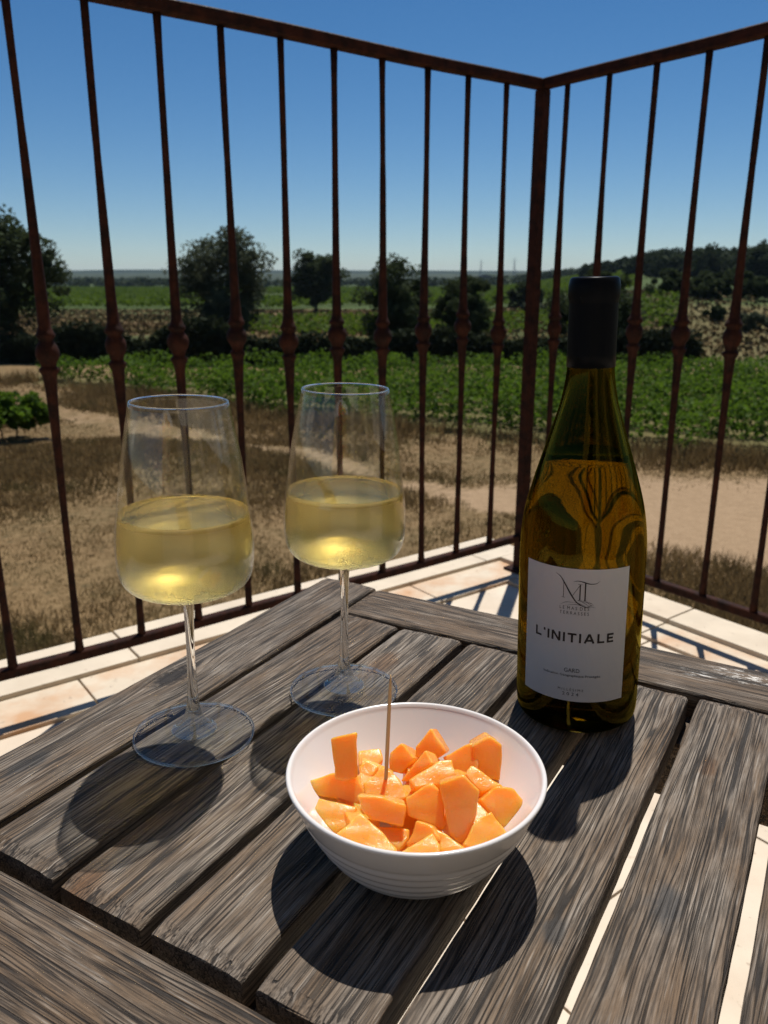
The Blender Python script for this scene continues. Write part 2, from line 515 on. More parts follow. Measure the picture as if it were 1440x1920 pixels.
def build_ground():
    NA, NR = 900, 210
    ang = np.linspace(0, 2 * np.pi, NA, endpoint=False)
    rad = np.concatenate([[0.0], np.geomspace(1.5, 6500, NR)])
    A, Rr = np.meshgrid(ang, rad)
    X = Rr * np.sin(A); Y = Rr * np.cos(A)
    Z = ground_z(X, Y)
    n = X.size
    V = np.stack([X, Y, Z], -1).reshape(-1, 3)
    i = np.arange(NR)[:, None] * NA; j = np.arange(NA)[None, :]; j2 = (j + 1) % NA
    F = np.stack([i + j, i + j2, i + NA + j2, i + NA + j], -1).reshape(-1, 4)
    me = bpy.data.meshes.new('ground')
    me.vertices.add(n); me.vertices.foreach_set('co', V.reshape(-1))
    me.loops.add(F.size); me.loops.foreach_set('vertex_index', F.reshape(-1).astype(np.int32))
    me.polygons.add(len(F))
    me.polygons.foreach_set('loop_start', np.arange(0, F.size, 4, dtype=np.int32))
    me.polygons.foreach_set('loop_total', np.full(len(F), 4, dtype=np.int32))
    me.update(calc_edges=True); smooth(me)
    x, y = V[:, 0], V[:, 1]
    wob = (fbm(x * 0.5, y * 0.5, 4) - 0.5)
    dt = seg_dist(x, y, TRACK) + wob * 1.8
    wide = 0.8 + 2.6 * sstep(1, 7, x)
    bare = (1 - sstep(wide * 0.35, wide * 1.7, dt)) * (0.55 + 0.45 * sstep(0, 5, x))
    # green strip of grass between the two wheel tracks
    bare = bare * (1 - 0.55 * np.exp(-((dt - 0.1) / 0.3) ** 2) * (1 - sstep(-4, 0, x)))
    # bare soil on the bank at the right and the pale strips behind the hedge
    ratio = x / np.maximum(y, 1)
    bank = sstep(0.22, 0.32, ratio) * sstep(44, 52, y) * (1 - sstep(95, 125, y)) * sstep(0.40, 0.56, fbm(x * 0.09, y * 0.16, 4))
    strip = (y > 40) * (y < 135) * (1 - sstep(0.22, 0.30, ratio)) * sstep(0.47, 0.60, fbm(x * 0.035, y * 0.10 + 4, 4)) * 0.35
    bare = np.clip(np.maximum(np.maximum(bare, bank * 0.2), strip), 0, 1)
    green = (y > front_y(x) - 0.3) * (y < 39) * 0.5 + sstep(128, 136, y) * (1 - sstep(900, 1400, np.hypot(x, y)))
    green = np.maximum(green, (y > 46) * (y < 130) * sstep(0.5, 0.62, fbm(x * 0.05 + 9, y * 0.06, 3)) * 0.8)
    bk = sstep(0.22, 0.28, ratio) * (y > 44) * (y < 128)
    green = green * (1 - bk) + bk * (0.45 + 0.5 * sstep(0.42, 0.60, fbm(x * 0.06 + 2, y * 0.11, 3)))
    wood = sstep(700, 1200, np.hypot(x, y))
    for nm, arr in (('bare', bare), ('green', np.clip(green, 0, 1)), ('wood', wood)):
        at = me.attributes.new(nm, 'FLOAT', 'POINT')
        at.data.foreach_set('value', arr.astype(np.float32))
    t = NT('field_ground')
    P = t.n('NewGeometry').outputs['Position']
    def attr(nm):
        a = t.n('Attribute'); a.attribute_name = nm; return a.outputs['Fac']
    n1 = t.noise(P, 0.6, 6, 0.6); n2 = t.noise(P, 5.0, 6, 0.65); n3 = t.noise(P, 38, 4, 0.6)
    dry = t.mix(t.ramp(n1, 0.35, 0.65), (0.165, 0.105, 0.048), (0.120, 0.084, 0.036))
    dry = t.mix(t.ramp(n2, 0.45, 0.68), dry, (0.220, 0.148, 0.072))
    dry = t.mix(t.ramp(n2, 0.28, 0.42, 0.7, 0.0), dry, (0.050, 0.045, 0.020))
    soil = t.mix(t.ramp(n3, 0.35, 0.65), (0.25, 0.165, 0.092), (0.35, 0.245, 0.148))
    soil = t.mix(t.ramp(n2, 0.35, 0.6, 0.35, 0.0), soil, (0.18, 0.115, 0.06))
    grn = t.mix(t.ramp(n2, 0.3, 0.7), (0.030, 0.050, 0.010), (0.065, 0.095, 0.020))
    wd = t.mix(t.ramp(t.noise(P, 0.02, 4), 0.35, 0.65), (0.020, 0.032, 0.014), (0.040, 0.052, 0.022))
    c = t.mix(attr('green'), dry, grn)
    c = t.mix(t.ramp(t.math('ADD', attr('bare'), t.math('MULTIPLY', t.math('SUBTRACT', n2, 0.5), 0.9)), 0.30, 0.62), c, soil)
    c = t.mix(attr('wood'), c, wd)
    b = t.bsdf(c, 0.9, Normal=t.bump(t.math('ADD', n2, t.math('MULTIPLY', n3, 0.3)), 0.6, 0.05))
    b.inputs['Specular IOR Level'].default_value = 0.15
    o = add('ground', me, t.done(b))
    tag(o, 'dry grass field with a pale dirt track below the terrace', None, None, 'structure')
build_ground()

# ------------------------------------------------------------------ foliage
def leaf_quads(C, size, up=0.3, elong=1.6, rng=RNG, jitter=0.5):
    """one diamond leaf per centre"""
    N = len(C)
    nrm = rng.normal(size=(N, 3)); nrm[:, 2] = np.abs(nrm[:, 2]) + up
    nrm /= np.linalg.norm(nrm, axis=1)[:, None]
    a = np.cross(nrm, rng.normal(size=(N, 3))); a /= np.linalg.norm(a, axis=1)[:, None] + 1e-9
    b = np.cross(nrm, a)
    s = (size * (1 + jitter * (rng.random(N) - 0.5)))[:, None]
    a = a * s * 0.5 * elong; b = b * s * 0.5
    return np.stack([C - a, C + b - a * 0.1, C + a, C - b - a * 0.1], 1)

def ball(n, rng=RNG, hollow=0.35):
    v = rng.normal(size=(n, 3)); v /= np.linalg.norm(v, axis=1)[:, None]
    return v * (hollow + (1 - hollow) * rng.random(n) ** 0.5)[:, None]

LEAF = {
    'oak': m_leaf('dark_oak_leaves', (0.016, 0.024, 0.010), (0.050, 0.066, 0.026), 0.22, 0.7),
    'olive': m_leaf('grey_green_leaves', (0.024, 0.034, 0.019), (0.085, 0.098, 0.058), 0.20, 0.9),
    'vine': m_leaf('vine_leaves', (0.024, 0.052, 0.005), (0.076, 0.132, 0.011), 0.40, 0.8),
    'farvine': m_leaf('far_vine_leaves', (0.034, 0.060, 0.006), (0.070, 0.110, 0.010), 0.35, 0.05),
    'hedge': m_leaf('bramble_leaves', (0.010, 0.014, 0.007), (0.026, 0.034, 0.014), 0.15, 0.8),
    'wood': m_leaf('pine_foliage', (0.013, 0.022, 0.010), (0.036, 0.048, 0.020), 0.15, 0.15),
    'broom': m_leaf('yellow_flowers', (0.16, 0.10, 0.01), (0.36, 0.23, 0.02), 0.3, 2),
}
MAT['bark'] = m_plain('bark', (0.045, 0.035, 0.027), 0.9, 0.1)

def tree(name, label, x, y, h, w, mat, clumps, per, size, base_frac=0.18, lean=0.0, seed=1, cat='tree', group=None, stems=1, clump_r=0.115):
    rng = np.random.default_rng(seed)
    z0 = float(ground_z(x, y)) - 0.05
    root = empty(name, (x, y, z0))
    tag(root, label, cat, group)
    ch = h * (1 - base_frac)
    cz = h * base_frac + ch * 0.5
    cs, tips = [], []
    for k in range(clumps):
        p = ball(1, rng, 0.15)[0]
        p = p * np.array([w * 0.5, w * 0.5, ch * 0.5])
        # lobed outline
        th = math.atan2(p[1], p[0])
        p[:2] *= 0.92 + 0.20 * math.sin(3 * th + seed) * math.sin(2.3 * p[2] / ch * 3 + seed * 1.7)
        p[0] += lean * p[2]
        c = p + np.array([0, 0, cz])
        r = h * clump_r * (0.40 + 0.8 * rng.random())
        n = int(per * (0.6 + 0.8 * rng.random()))
        pts = ball(n, rng, 0.2) * r * np.array([1.1, 1.1, 0.85]) + c
        cs.append(pts); tips.append(c)
    C = np.concatenate(cs)
    C = C[C[:, 2] > h * base_frac * 0.55]
    crown = add('crown', quads_mesh(name + '_crown', leaf_quads(C, np.full(len(C), size), rng=rng)), mat, root)
    bm = bmesh.new()
    for s in range(stems):
        ox = (s - (stems - 1) / 2) * 0.35
        top = Vector((ox * 2.2 + lean * cz * 0.5, 0.1 * s, cz * 0.95))
        tr = [Vector((ox, 0, -0.1)), Vector((ox * 1.3, 0.05, h * base_frac * 0.7)), top]
        r0 = 0.028 * h / math.sqrt(stems)
        tube(bm, tr, [r0 * 1.25, r0 * 0.85, r0 * 0.35], 9)
        for q in range(5):
            tip = Vector(tips[(q * 7 + s * 3) % len(tips)])
            st = tr[1].lerp(top, 0.1 + 0.15 * q)
            tube(bm, [st, st.lerp(tip, 0.5) + Vector((0, 0, 0.12)), tip], [r0 * 0.42, r0 * 0.26, r0 * 0.08], 6)
    add('trunk', bm_mesh(name + '_trunk', bm, True), MAT['bark'], root)
    return root

def px_x(px, y):
    """world x of picture column px at distance y, near the horizon"""
    return on_y(px, 560, y)[0]

def top_h(py, x, y):
    return on_y(720, py, y)[2] - float(ground_z(x, y))

TREES = [
    # name, label, px, dist, top py, width m, mat, clumps, per, leaf, base, stems
    ('oak_tree', 'tall dark oak tree cut off by the left edge of the picture', -22, 50, 388, 9.2, 'oak', 64, 330, 0.20, 0.10, 1, 3),
    ('olive_tree', 'broad airy grey green tree with sky showing through its crown', 422, 50, 426, 6.0, 'olive', 46, 300, 0.155, 0.14, 2, 5),
    ('oak_tree', 'compact round tree on short trunk far off in the sunny field', 592, 122, 468, 7.4, 'oak', 42, 230, 0.34, 0.17, 1, 8),
    ('oak_tree', 'dark upright bushy tree behind the hedge, right of the field gap', 742, 51, 486, 4.3, 'oak', 36, 300, 0.16, 0.10, 1, 12),
    ('oak_tree', 'low wide dark tree behind the hedge, left of the corner post', 874, 52, 520, 4.3, 'oak', 34, 280, 0.16, 0.12, 1, 15),
    ('oak_tree', 'dark leafy tree partly hidden behind the bottle neck', 1118, 50, 506, 5.4, 'oak', 40, 300, 0.16, 0.10, 1, 21),
]
for nm, lb, px, d, ty, w, mt, nc, per, sz, bf, st, sd in TREES:
    x = px_x(px, d)
    tree(nm, lb, x, d, top_h(ty, x, d), w, LEAF[mt], int(nc * 2.6), int(per * 0.5), sz * 0.85, bf, 0.0, sd, 'tree', None, st)

# dark bramble hedge along the far side of the vineyard
def hedge():
    xs = np.linspace(-50, 17.0, 570)
    cs = []
    for x in xs:
        y = 45.3 + 0.8 * math.sin(x * 0.23)
        hh = 0.75 + 2.3 * float(fbm(x * 0.30, 3.3, 3))
        n = 130
        p = ball(n, RNG, 0.2) * np.array([0.55, 0.75, hh * 0.55]) + np.array([x, y, float(ground_z(x, y)) + hh * 0.5])
        cs.append(p)
    C = np.concatenate(cs)
    o = add('hedge', quads_mesh('hedge', leaf_quads(C, np.full(len(C), 0.17))), LEAF['hedge'])
    tag(o, 'long low dark bramble hedge along the back of the near vineyard', 'hedge')
hedge()

# near vineyard: one closed green canopy
def vineyard():
    d = np.array([0.86, -0.51]); nrm = np.array([0.51, 0.86])
    cs, sz = [], []
    p0 = np.array([0.7, 25.3])
    for row in range(0, 30):
        base = p0 + nrm * (0.7 + row * 1.95)
        for s in np.arange(-70, 60, 0.42):
            q = base + d * s + RNG.normal(size=2) * 0.13
            if q[1] < front_y(q[0]) + 0.5 or q[1] > 38.2 - 0.02 * q[0]: continue
            if abs(q[0]) > q[1] * 0.85 + 4: continue
            if vnoise(q[0] * 0.8 + 5, q[1] * 0.8) < 0.10: continue
            hh = 1.0 + 0.55 * float(vnoise(q[0] * 0.7, q[1] * 0.7))
            n = int(105 * min(1.0, 30 / q[1] + 0.25))
            pts = ball(n, RNG, 0.45) * np.array([0.62, 0.62, hh * 0.5]) + np.array([q[0], q[1], float(ground_z(q[0], q[1])) + hh * 0.56])
            cs.append(pts)
    C = np.concatenate(cs)
    o = add('vineyard', quads_mesh('vineyard', leaf_quads(C, np.full(len(C), 0.125), 0.55, 1.15)), LEAF['vine'])
    tag(o, 'dense green vine canopy filling the near vineyard', 'vineyard', None, 'stuff')
vineyard()

# far vineyards beyond the hedge
def far_vineyard(name, label, x0, x1, y0, y1, step, hh, ls, right=False):
    cs = []
    for y in np.arange(y0, y1, step):
        n = int((x1 - x0) * y / y0 / (ls * 0.55) * 2.2)
        x = (x0 + (x1 - x0) * RNG.random(n)) * y / y0
        yy = y + RNG.normal(size=n) * step * 0.16
        k = fbm(x * 0.03, yy * 0.03, 2) > 0.28
        x, yy = x[k], yy[k]
        z = ground_z(x, yy) + hh * (0.35 + 0.65 * RNG.random(len(x)))
        cs.append(np.stack([x, yy, z], -1))
    C = np.concatenate(cs)
    o = add(name, quads_mesh(name, leaf_quads(C, np.full(len(C), ls), 0.6, 1.2)), LEAF['farvine'])
    tag(o, label, 'vineyard', None, 'stuff')
far_vineyard('far_vineyard', 'bright green vineyard plain beyond the trees towards the horizon', -140, 42, 138, 480, 3.2, 1.4, 0.62)
far_vineyard('small_vineyard', 'small patch of green vines just behind the hedge', -14, 24, 66, 92, 2.3, 1.2, 0.34)

# shrubs on the bank at the right
BUSH = [(1250, 96, 3.0, 5.5), (1300, 98, 2.7, 5.0), (1345, 94, 2.8, 5.5), (1395, 97, 3.2, 6.0), (1435, 92, 2.6, 4.0),
        (1180, 72, 2.4, 3.0), (1262, 70, 1.0, 2.0), (1346, 74, 1.3, 1.6), (1418, 66, 1.7, 3.0), (1222, 52, 1.5, 2.4), (985, 120, 3.4, 5.5), (1010, 90, 2.0, 4.0)]
BL = ['leftmost round dark shrub on the pale bank right of the bottle', 'second dark shrub from the left in the bank row', 'middle dark shrub in the row along the bank top',
      'tall wide dark shrub near the right end of the bank row', 'dark shrub cut by the right edge on the bank top', 'grey green shrub beside the bottle neck at the foot of the bank',
      'small flat dark shrub on the bare bank slope', 'small upright shrub on the bare bank slope', 'loose low shrub near the right edge above the sandy strip', 'small shrub at the back corner of the vineyard by the sandy strip',
      'distant dark shrub just left of the corner post', 'low pale shrub just right of the corner post behind the hedge']
for k, (px, d, h, w) in enumerate(BUSH):
    x = px_x(px, d)
    tree('shrub', BL[k], x, d, h, w, LEAF['olive' if k in (5, 8, 9, 11) else 'oak'], 16, 210, 0.19 * d / 70, 0.05, 0, 40 + k, 'shrub', 'shrubs on the far bank', 1, 0.24)

# wooded hill at the right, one mass
def hill_wood():
    cs, ss = [], []
    for k in range(1000):
        y = 190 + 330 * RNG.random() ** 1.3
        px = 1090 + 1000 * RNG.random()
        x = px_x(px, y)
        edge = 250 - 60 * min(1.0, (px - 1200) / 240)
        if y < edge: continue
        z = float(ground_z(x, y))
        h = 4.5 + 5.0 * RNG.random() * min(1, max(0.25, (px - 1100) / 150))
        w = h * 0.75
        n = 260
        p = ball(n, RNG, 0.5) * np.array([w * 0.55, w * 0.55, h * 0.5]) + np.array([x, y, z + h * 0.5])
        cs.append(p); ss.append(np.full(n, 0.9))
    C = np.concatenate(cs)
    o = add('wood_on_hill', quads_mesh('wood_on_hill', leaf_quads(C, np.concatenate(ss), 0.4, 1.2)), LEAF['wood'])
    tag(o, 'dark pine and oak wood covering the hill at the right', 'wood', None, 'stuff')
hill_wood()

# far wood line along the plain at the left
def far_wood():
    cs, ss = [], []
    for k in range(420):
        y = 520 + 500 * RNG.random()
        x = (-0.62 + 0.95 * RNG.random()) * y
        z = float(ground_z(x, y)); h = 4 + 4 * RNG.random(); n = 46
        p = ball(n, RNG, 0.4) * np.array([h * 1.1, h * 0.7, h * 0.5]) + np.array([x, y, z + h * 0.45])
        cs.append(p); ss.append(np.full(n, 2.2))
    C = np.concatenate(cs)
    o = add('far_wood', quads_mesh('far_wood', leaf_quads(C, np.concatenate(ss), 0.4, 1.2)), LEAF['wood'])
    tag(o, 'hazy far tree line at the end of the vineyard plain', 'wood', None, 'stuff')
far_wood()

# distant ridges
def ridge(name, label, y, x0, x1, hfun, col):
    xs = np.linspace(x0, x1, 160)
    V, F = [], []
    for i, x in enumerate(xs):
        h = hfun(x)
        V += [(x, y - 500, GZ - 3), (x, y - 180, GZ + h * 0.62), (x, y, GZ + h), (x, y + 700, GZ - 3)]
    for i in range(len(xs) - 1):
        for k in range(3):
            F.append((i * 4 + k, i * 4 + 4 + k, i * 4 + 5 + k, i * 4 + 1 + k))
    me = smooth(mesh_py(name, V, F))
    t = NT(name + '_cover')
    P = t.n('NewGeometry').outputs['Position']
    n = t.noise(P, 0.012, 5, 0.65)
    c = t.mix(t.ramp(n, 0.4, 0.62), tuple(v * 0.6 for v in col), col)
    b = t.bsdf(c, 0.95, Normal=t.bump(t.noise(P, 0.05, 4), 0.8, 8.0)); b.inputs['Specular IOR Level'].default_value = 0.0
    o = add(name, me, t.done(b))
    tag(o, label, None, None, 'structure')
ridge('hills', 'long low blue hill line on the horizon', 3600, -3800, 2600, lambda x: 40 + 14 * float(fbm(x / 900 + 40, 1.5, 4)), (0.035, 0.05, 0.028))
ridge('hill_ridge', 'hazy wooded ridge rising behind the wood at the right', 1500, 180, 2400, lambda x: 6 + 62 * float(sstep(330, 760, x)) + 14 * float(fbm(x / 160, 7.0, 4)), (0.035, 0.05, 0.024))

# power pylons on the horizon
MAT['pylon'] = m_plain('galvanised_steel', (0.22, 0.23, 0.24), 0.6, 0.4)
def pylon(label, px, d, top_py):
    x = px_x(px, d); z0 = float(ground_z(x, d)) - 0.5
    h = on_y(720, top_py, d)[2] - z0
    root = empty('power_pylon', (x, d, z0)); tag(root, label, 'pylon', 'power pylons on the horizon')
    bm = bmesh.new(); w = h * 0.085
    for sx in (-1, 1):
        for sy in (-1, 1):
            tube(bm, [(sx * w, sy * w, 0), (sx * w * 0.25, sy * w * 0.25, h * 0.7), (0, 0, h)], [h * 0.008, h * 0.007, h * 0.004], 4)
    for k in range(7):
        za, zb = h * (0.1 * k), h * (0.1 * k + 0.1); wa = w * (1 - 0.75 * za / (h * 0.7)); wb = w * (1 - 0.75 * zb / (h * 0.7))
        for sy in (-1, 1):
            tube(bm, [(-wa, sy * wa, za), (wb, sy * wb, zb)], [h * 0.004] * 2, 4); tube(bm, [(wa, sy * wa, za), (-wb, sy * wb, zb)], [h * 0.004] * 2, 4)
    add('lattice_mast', bm_mesh('lattice_mast', bm), MAT['pylon'], root)
    for zz, ww in ((0.72, 0.22), (0.84, 0.17)):
        bm = bmesh.new(); tube(bm, [(-h * ww, 0, h * zz), (0, 0, h * zz + h * 0.03), (h * ww, 0, h * zz)], [h * 0.004, h * 0.009, h * 0.004], 4)
        add('cross_arm', bm_mesh('cross_arm', bm), MAT['pylon'], root)
pylon('dim lattice pylon on the horizon at the left, right of the tall oak', 130, 900, 492)
pylon('faint pylon on the horizon just left of the last baluster before the post', 962, 1700, 481)
pylon('faint pylon on the horizon further left of the corner post', 900, 1900, 485)

# single trained vine at the left of the track
def lone_vine(label, px, py, h, w, seed):
    p = on_z(px, py, GZ); x, y = p[0], p[1]
    tree('vine_bush', label, x, y, h, w, LEAF['vine'], 60, 95, 0.115, 0.34, 0.0, seed, 'vine', None, 2, 0.17)
lone_vine('single bright green vine bush standing left of the dirt track', 18, 826, 1.35, 2.6, 31)

# dry grass as one mass of blades
def grass():
    rng = np.random.default_rng(3)
    N = 270000
    y = 4.5 + 33 * rng.random(N) ** 1.25
    x = (rng.random(N) * 2 - 1) * (y * 0.80 + 1.5)
    dtr = seg_dist(x, y, TRACK) + (fbm(x * 0.5, y * 0.5, 4) - 0.5) * 1.8
    wide = 0.8 + 2.6 * sstep(1, 7, x)
    ok = (y < front_y(x) + 0.5) & (dtr > wide * (0.62 + 0.5 * rng.random(N)))
    tall = fbm(x * 0.35 + 8, y * 0.35, 3)
    ok &= rng.random(N) < 0.25 + 1.3 * (tall - 0.3)
    # a fringe of tall weeds along the vines, thin growth elsewhere
    fr = np.exp(-((front_y(x) - y) / 1.5) ** 2)
    x, y, tall, fr = x[ok], y[ok], tall[ok], fr[ok]
    k = 3
    x = np.repeat(x, k) + rng.normal(size=len(x) * k) * 0.06; y = np.repeat(y, k) + rng.normal(size=len(y) * k) * 0.06
    tall = np.repeat(tall, k); fr = np.repeat(fr, k)
    h = (0.05 + 0.32 * np.clip(tall - 0.34, 0, 1) + 0.30 * fr) * (0.6 + 0.9 * rng.random(len(x)))
    z = ground_z(x, y) - 0.02
    th = rng.random(len(x)) * 6.283
    w = 0.0045 + 0.0005 * y
    ln = rng.normal(size=(len(x), 2)) * 0.35
    B = np.stack([x, y, z], -1)
    a = np.stack([np.cos(th) * w, np.sin(th) * w, 0 * w], -1)
    T = B + np.stack([ln[:, 0] * h, ln[:, 1] * h, h], -1)
    Q = np.stack([B - a, B + a, T + a * 0.25, T - a * 0.25], 1)
    t = NT('dry_grass_blades')
    g = t.n('NewGeometry')
    isl = g.outputs['Random Per Island']
    n = t.noise(g.outputs['Position'], 0.5, 4, 0.6)
    c = t.mix(t.math('ADD', t.math('MULTIPLY', isl, 0.6), t.ramp(n, 0.3, 0.7, 0, 0.4)), (0.085, 0.058, 0.022), (0.29, 0.195, 0.090))
    c = t.mix(t.ramp(t.noise(g.outputs['Position'], 0.9, 3), 0.55, 0.7, 0, 0.55), c, (0.055, 0.065, 0.022))
    d = t.n('BsdfDiffuse'); t.put(d.inputs[0], c)
    tr = t.n('BsdfTranslucent'); t.put(tr.inputs[0], c)
    o = add('dry_grass', quads_mesh('dry_grass', Q), t.done(t.mixsh(0.35, d.outputs[0], tr.outputs[0])))
    tag(o, 'dry straw coloured grass covering the field below the terrace', 'grass', None, 'stuff')
grass()

def far_tufts():
    rng = np.random.default_rng(9)
    N = 190000
    y = 47 + 85 * rng.random(N) ** 1.2
    x = (rng.random(N) * 2.2 - 1.0) * y
    k = rng.random(N) < 0.15 + 1.2 * np.clip(fbm(x * 0.05, y * 0.12, 3) - 0.35, 0, 1)
    k &= ~((x / y > 0.23) & (y < 108) & (rng.random(N) < 0.35))
    x, y = x[k], y[k]
    C = np.stack([x, y, ground_z(x, y) + 0.12], -1)
    t = NT('far_dry_tufts')
    g = t.n('NewGeometry')
    c = t.mix(g.outputs['Random Per Island'], (0.095, 0.070, 0.032), (0.165, 0.115, 0.060))
    c = t.mix(t.ramp(t.noise(g.outputs['Position'], 0.09, 4, 0.6), 0.50, 0.64, 0, 0.75), c, (0.042, 0.050, 0.017))
    d = t.n('BsdfDiffuse'); t.put(d.inputs[0], c)
    # the sunny bank at the right is drier
    o = add('dry_tufts', quads_mesh('dry_tufts', leaf_quads(C, 0.20 + 0.0016 * y, 0.3, 1.3, rng)), t.done(d))
    tag(o, 'rough dry grass tufts covering the bank beyond the hedge', 'grass', None, 'stuff')
far_tufts()

# ------------------------------------------------------------------ terrace
RAZ = R(52.95)
CORNER = np.array([0.3549, 1.982])
DL = np.array([-math.sin(RAZ), -math.cos(RAZ)])     # along the left railing, towards the viewer
DR = np.array([math.cos(RAZ), -math.sin(RAZ)])      # along the right railing
LROT = math.atan2(DL[1], DL[0])                     # local X along the left run
def LRp(l, r, z=0.0):
    p = CORNER + DL * l + DR * r
    return (p[0], p[1], z)

def slab_mesh(name, sx, sy, th, bevel=0.004):
    bm = bmesh.new(); box_bm(bm, sx, sy, th, (0, 0, -th / 2), bevel, 2)
    return bm_mesh(name, bm)

# solid terrace block with a bed of mortar; local X = along left run, local Y = -(along right run)
TL, TR = 3.4, 3.4
bm = bmesh.new()
l0, l1, r0, r1 = -0.105, TL, -0.232, TR
box_bm(bm, l1 - l0, r1 - r0, 3.9, ((l0 + l1) / 2, -(r0 + r1) / 2 * -1, 0))
me = bm_mesh('terrace', bm)
# axis Y of the terrace frame = direction DR
T_ROOT = empty('terrace_floor', (CORNER[0], CORNER[1], 0), LROT)
tag(T_ROOT, 'pale stone terrace floor with a coping of flat slabs along its edges', None, None, 'structure')
_ysign = 1.0 if (Matrix.Rotation(LROT, 2) @ Vector((0, 1))).dot(Vector(DR)) > 0 else -1.0
base = add('mortar_bed', me, MAT['mortar'], T_ROOT, (0, 0, -1.966))
if _ysign < 0:
    me.transform(Matrix.Diagonal((1, -1, 1, 1))); me.flip_normals()

def piece(name, l0, l1, r0, r1, z, mat, th=0.05, gap=0.0035, bevel=0.003, tilt=0.0015):
    sx, sy = l1 - l0 - gap, r1 - r0 - gap
    m = slab_mesh(name, sx, sy, th, bevel)
    o = add(name, m, mat, T_ROOT, ((l0 + l1) / 2, _ysign * (r0 + r1) / 2, z + random.uniform(-0.0012, 0.0012)))
    o.rotation_euler = (random.uniform(-tilt, tilt), random.uniform(-tilt, tilt), random.uniform(-tilt, tilt))
    return o

# coping along the left run (outer row then rust stained inner row), and along the right run
cuts = [0.035, 0.45, 0.99, 1.42, 1.95, 2.5, 3.0, 3.4]
for a, b in zip(cuts[:-1], cuts[1:]): piece('coping_slab', a, b, -0.243, -0.085, 0.012, MAT['coping'], 0.06)
piece('coping_slab', -0.115, 0.035, -0.243, -0.085, 0.012, MAT['coping'], 0.06)
cuts = [-0.012, 0.30, 0.78, 1.11, 1.6, 2.2, 2.8, 3.4]
for a, b in zip(cuts[:-1], cuts[1:]): piece('coping_slab', a, b, -0.085, 0.040, 0.003, MAT['coping_rusty'], 0.05)
cuts = [-0.085, 0.10, 0.436, 0.83, 1.3, 1.8, 2.4, 3.0, 3.4]
for a, b in zip(cuts[:-1], cuts[1:]): piece('coping_slab', -0.115, -0.012, a, b, 0.012, MAT['coping'], 0.06)
cuts = [0.040, 0.25, 0.433, 0.93, 1.5, 2.0, 2.6, 3.4]
for a, b in zip(cuts[:-1], cuts[1:]): piece('coping_slab', -0.012, 0.085, a, b, 0.003, MAT['coping_rusty'], 0.05)
for i in range(7):
    for j in range(7):
        a = 0.085 + i * 0.42; c = 0.040 + j * 0.42
        piece('floor_tile', a, a + 0.42, c, c + 0.42, -0.003, MAT['tile'], 0.04)

# ------------------------------------------------------------------ railing
Z_TOP, Z_BOT = 1.1501, 0.0921
rail = empty('iron_railing', (CORNER[0], CORNER[1], 0))
tag(rail, 'rust brown wrought iron corner railing with ball knobbed balusters around the terrace', 'railing')
def bar_along(name, d, length, z, w, h, start=0.0):
    bm = bmesh.new()
    n = 40
    rings = []
    for i in range(n + 1):
        s = start + (length - start) * i / n
        jx = 0.0010 * math.sin(s * 7.1 + z * 3) ; jz = 0.0010 * math.sin(s * 9.3 + 1.1)
        c = Vector((d[0] * s, d[1] * s, z + jz)); sd = Vector((-d[1], d[0], 0))
        ring = []
        for (u, v) in ((-.5, -.38), (-.38, -.5), (.38, -.5), (.5, -.38), (.5, .38), (.38, .5), (-.38, .5), (-.5, .38)):
            ring.append(bm.verts.new(c + sd * (u * w + jx) + Vector((0, 0, v * h))))
        rings.append(ring)
    for i in range(n):
        for k in range(8):
            bm.faces.new((rings[i][k], rings[i][(k + 1) % 8], rings[i + 1][(k + 1) % 8], rings[i + 1][k]))
    bm.faces.new(rings[0][::-1]); bm.faces.new(rings[-1])
    return add(name, bm_mesh(name, bm), MAT['rust'], rail)
LEN_L, LEN_R = 2.3, 2.2
bar_along('top_rail', DL, LEN_L, Z_TOP, 0.026, 0.021, -0.012)
bar_along('top_rail', DR, LEN_R, Z_TOP + 0.0006, 0.026, 0.021, 0.012)
bar_along('bottom_rail', DL, LEN_L, Z_BOT, 0.018, 0.018, 0.015)
bar_along('bottom_rail', DR, LEN_R, Z_BOT, 0.018, 0.018, 0.015)
bm = bmesh.new(); box_bm(bm, 0.025, 0.025, Z_TOP - 0.0100, (0, 0, (Z_TOP - 0.0100) / 2), 0.003, 2, LROT)
add('corner_post', bm_mesh('corner_post', bm), MAT['rust'], rail)
bm = bmesh.new(); box_bm(bm, 0.06, 0.06, 0.006, (0, 0, 0.0065), 0.0015, 1, LROT)
add('post_foot_plate', bm_mesh('post_foot_plate', bm), MAT['rust'], rail)

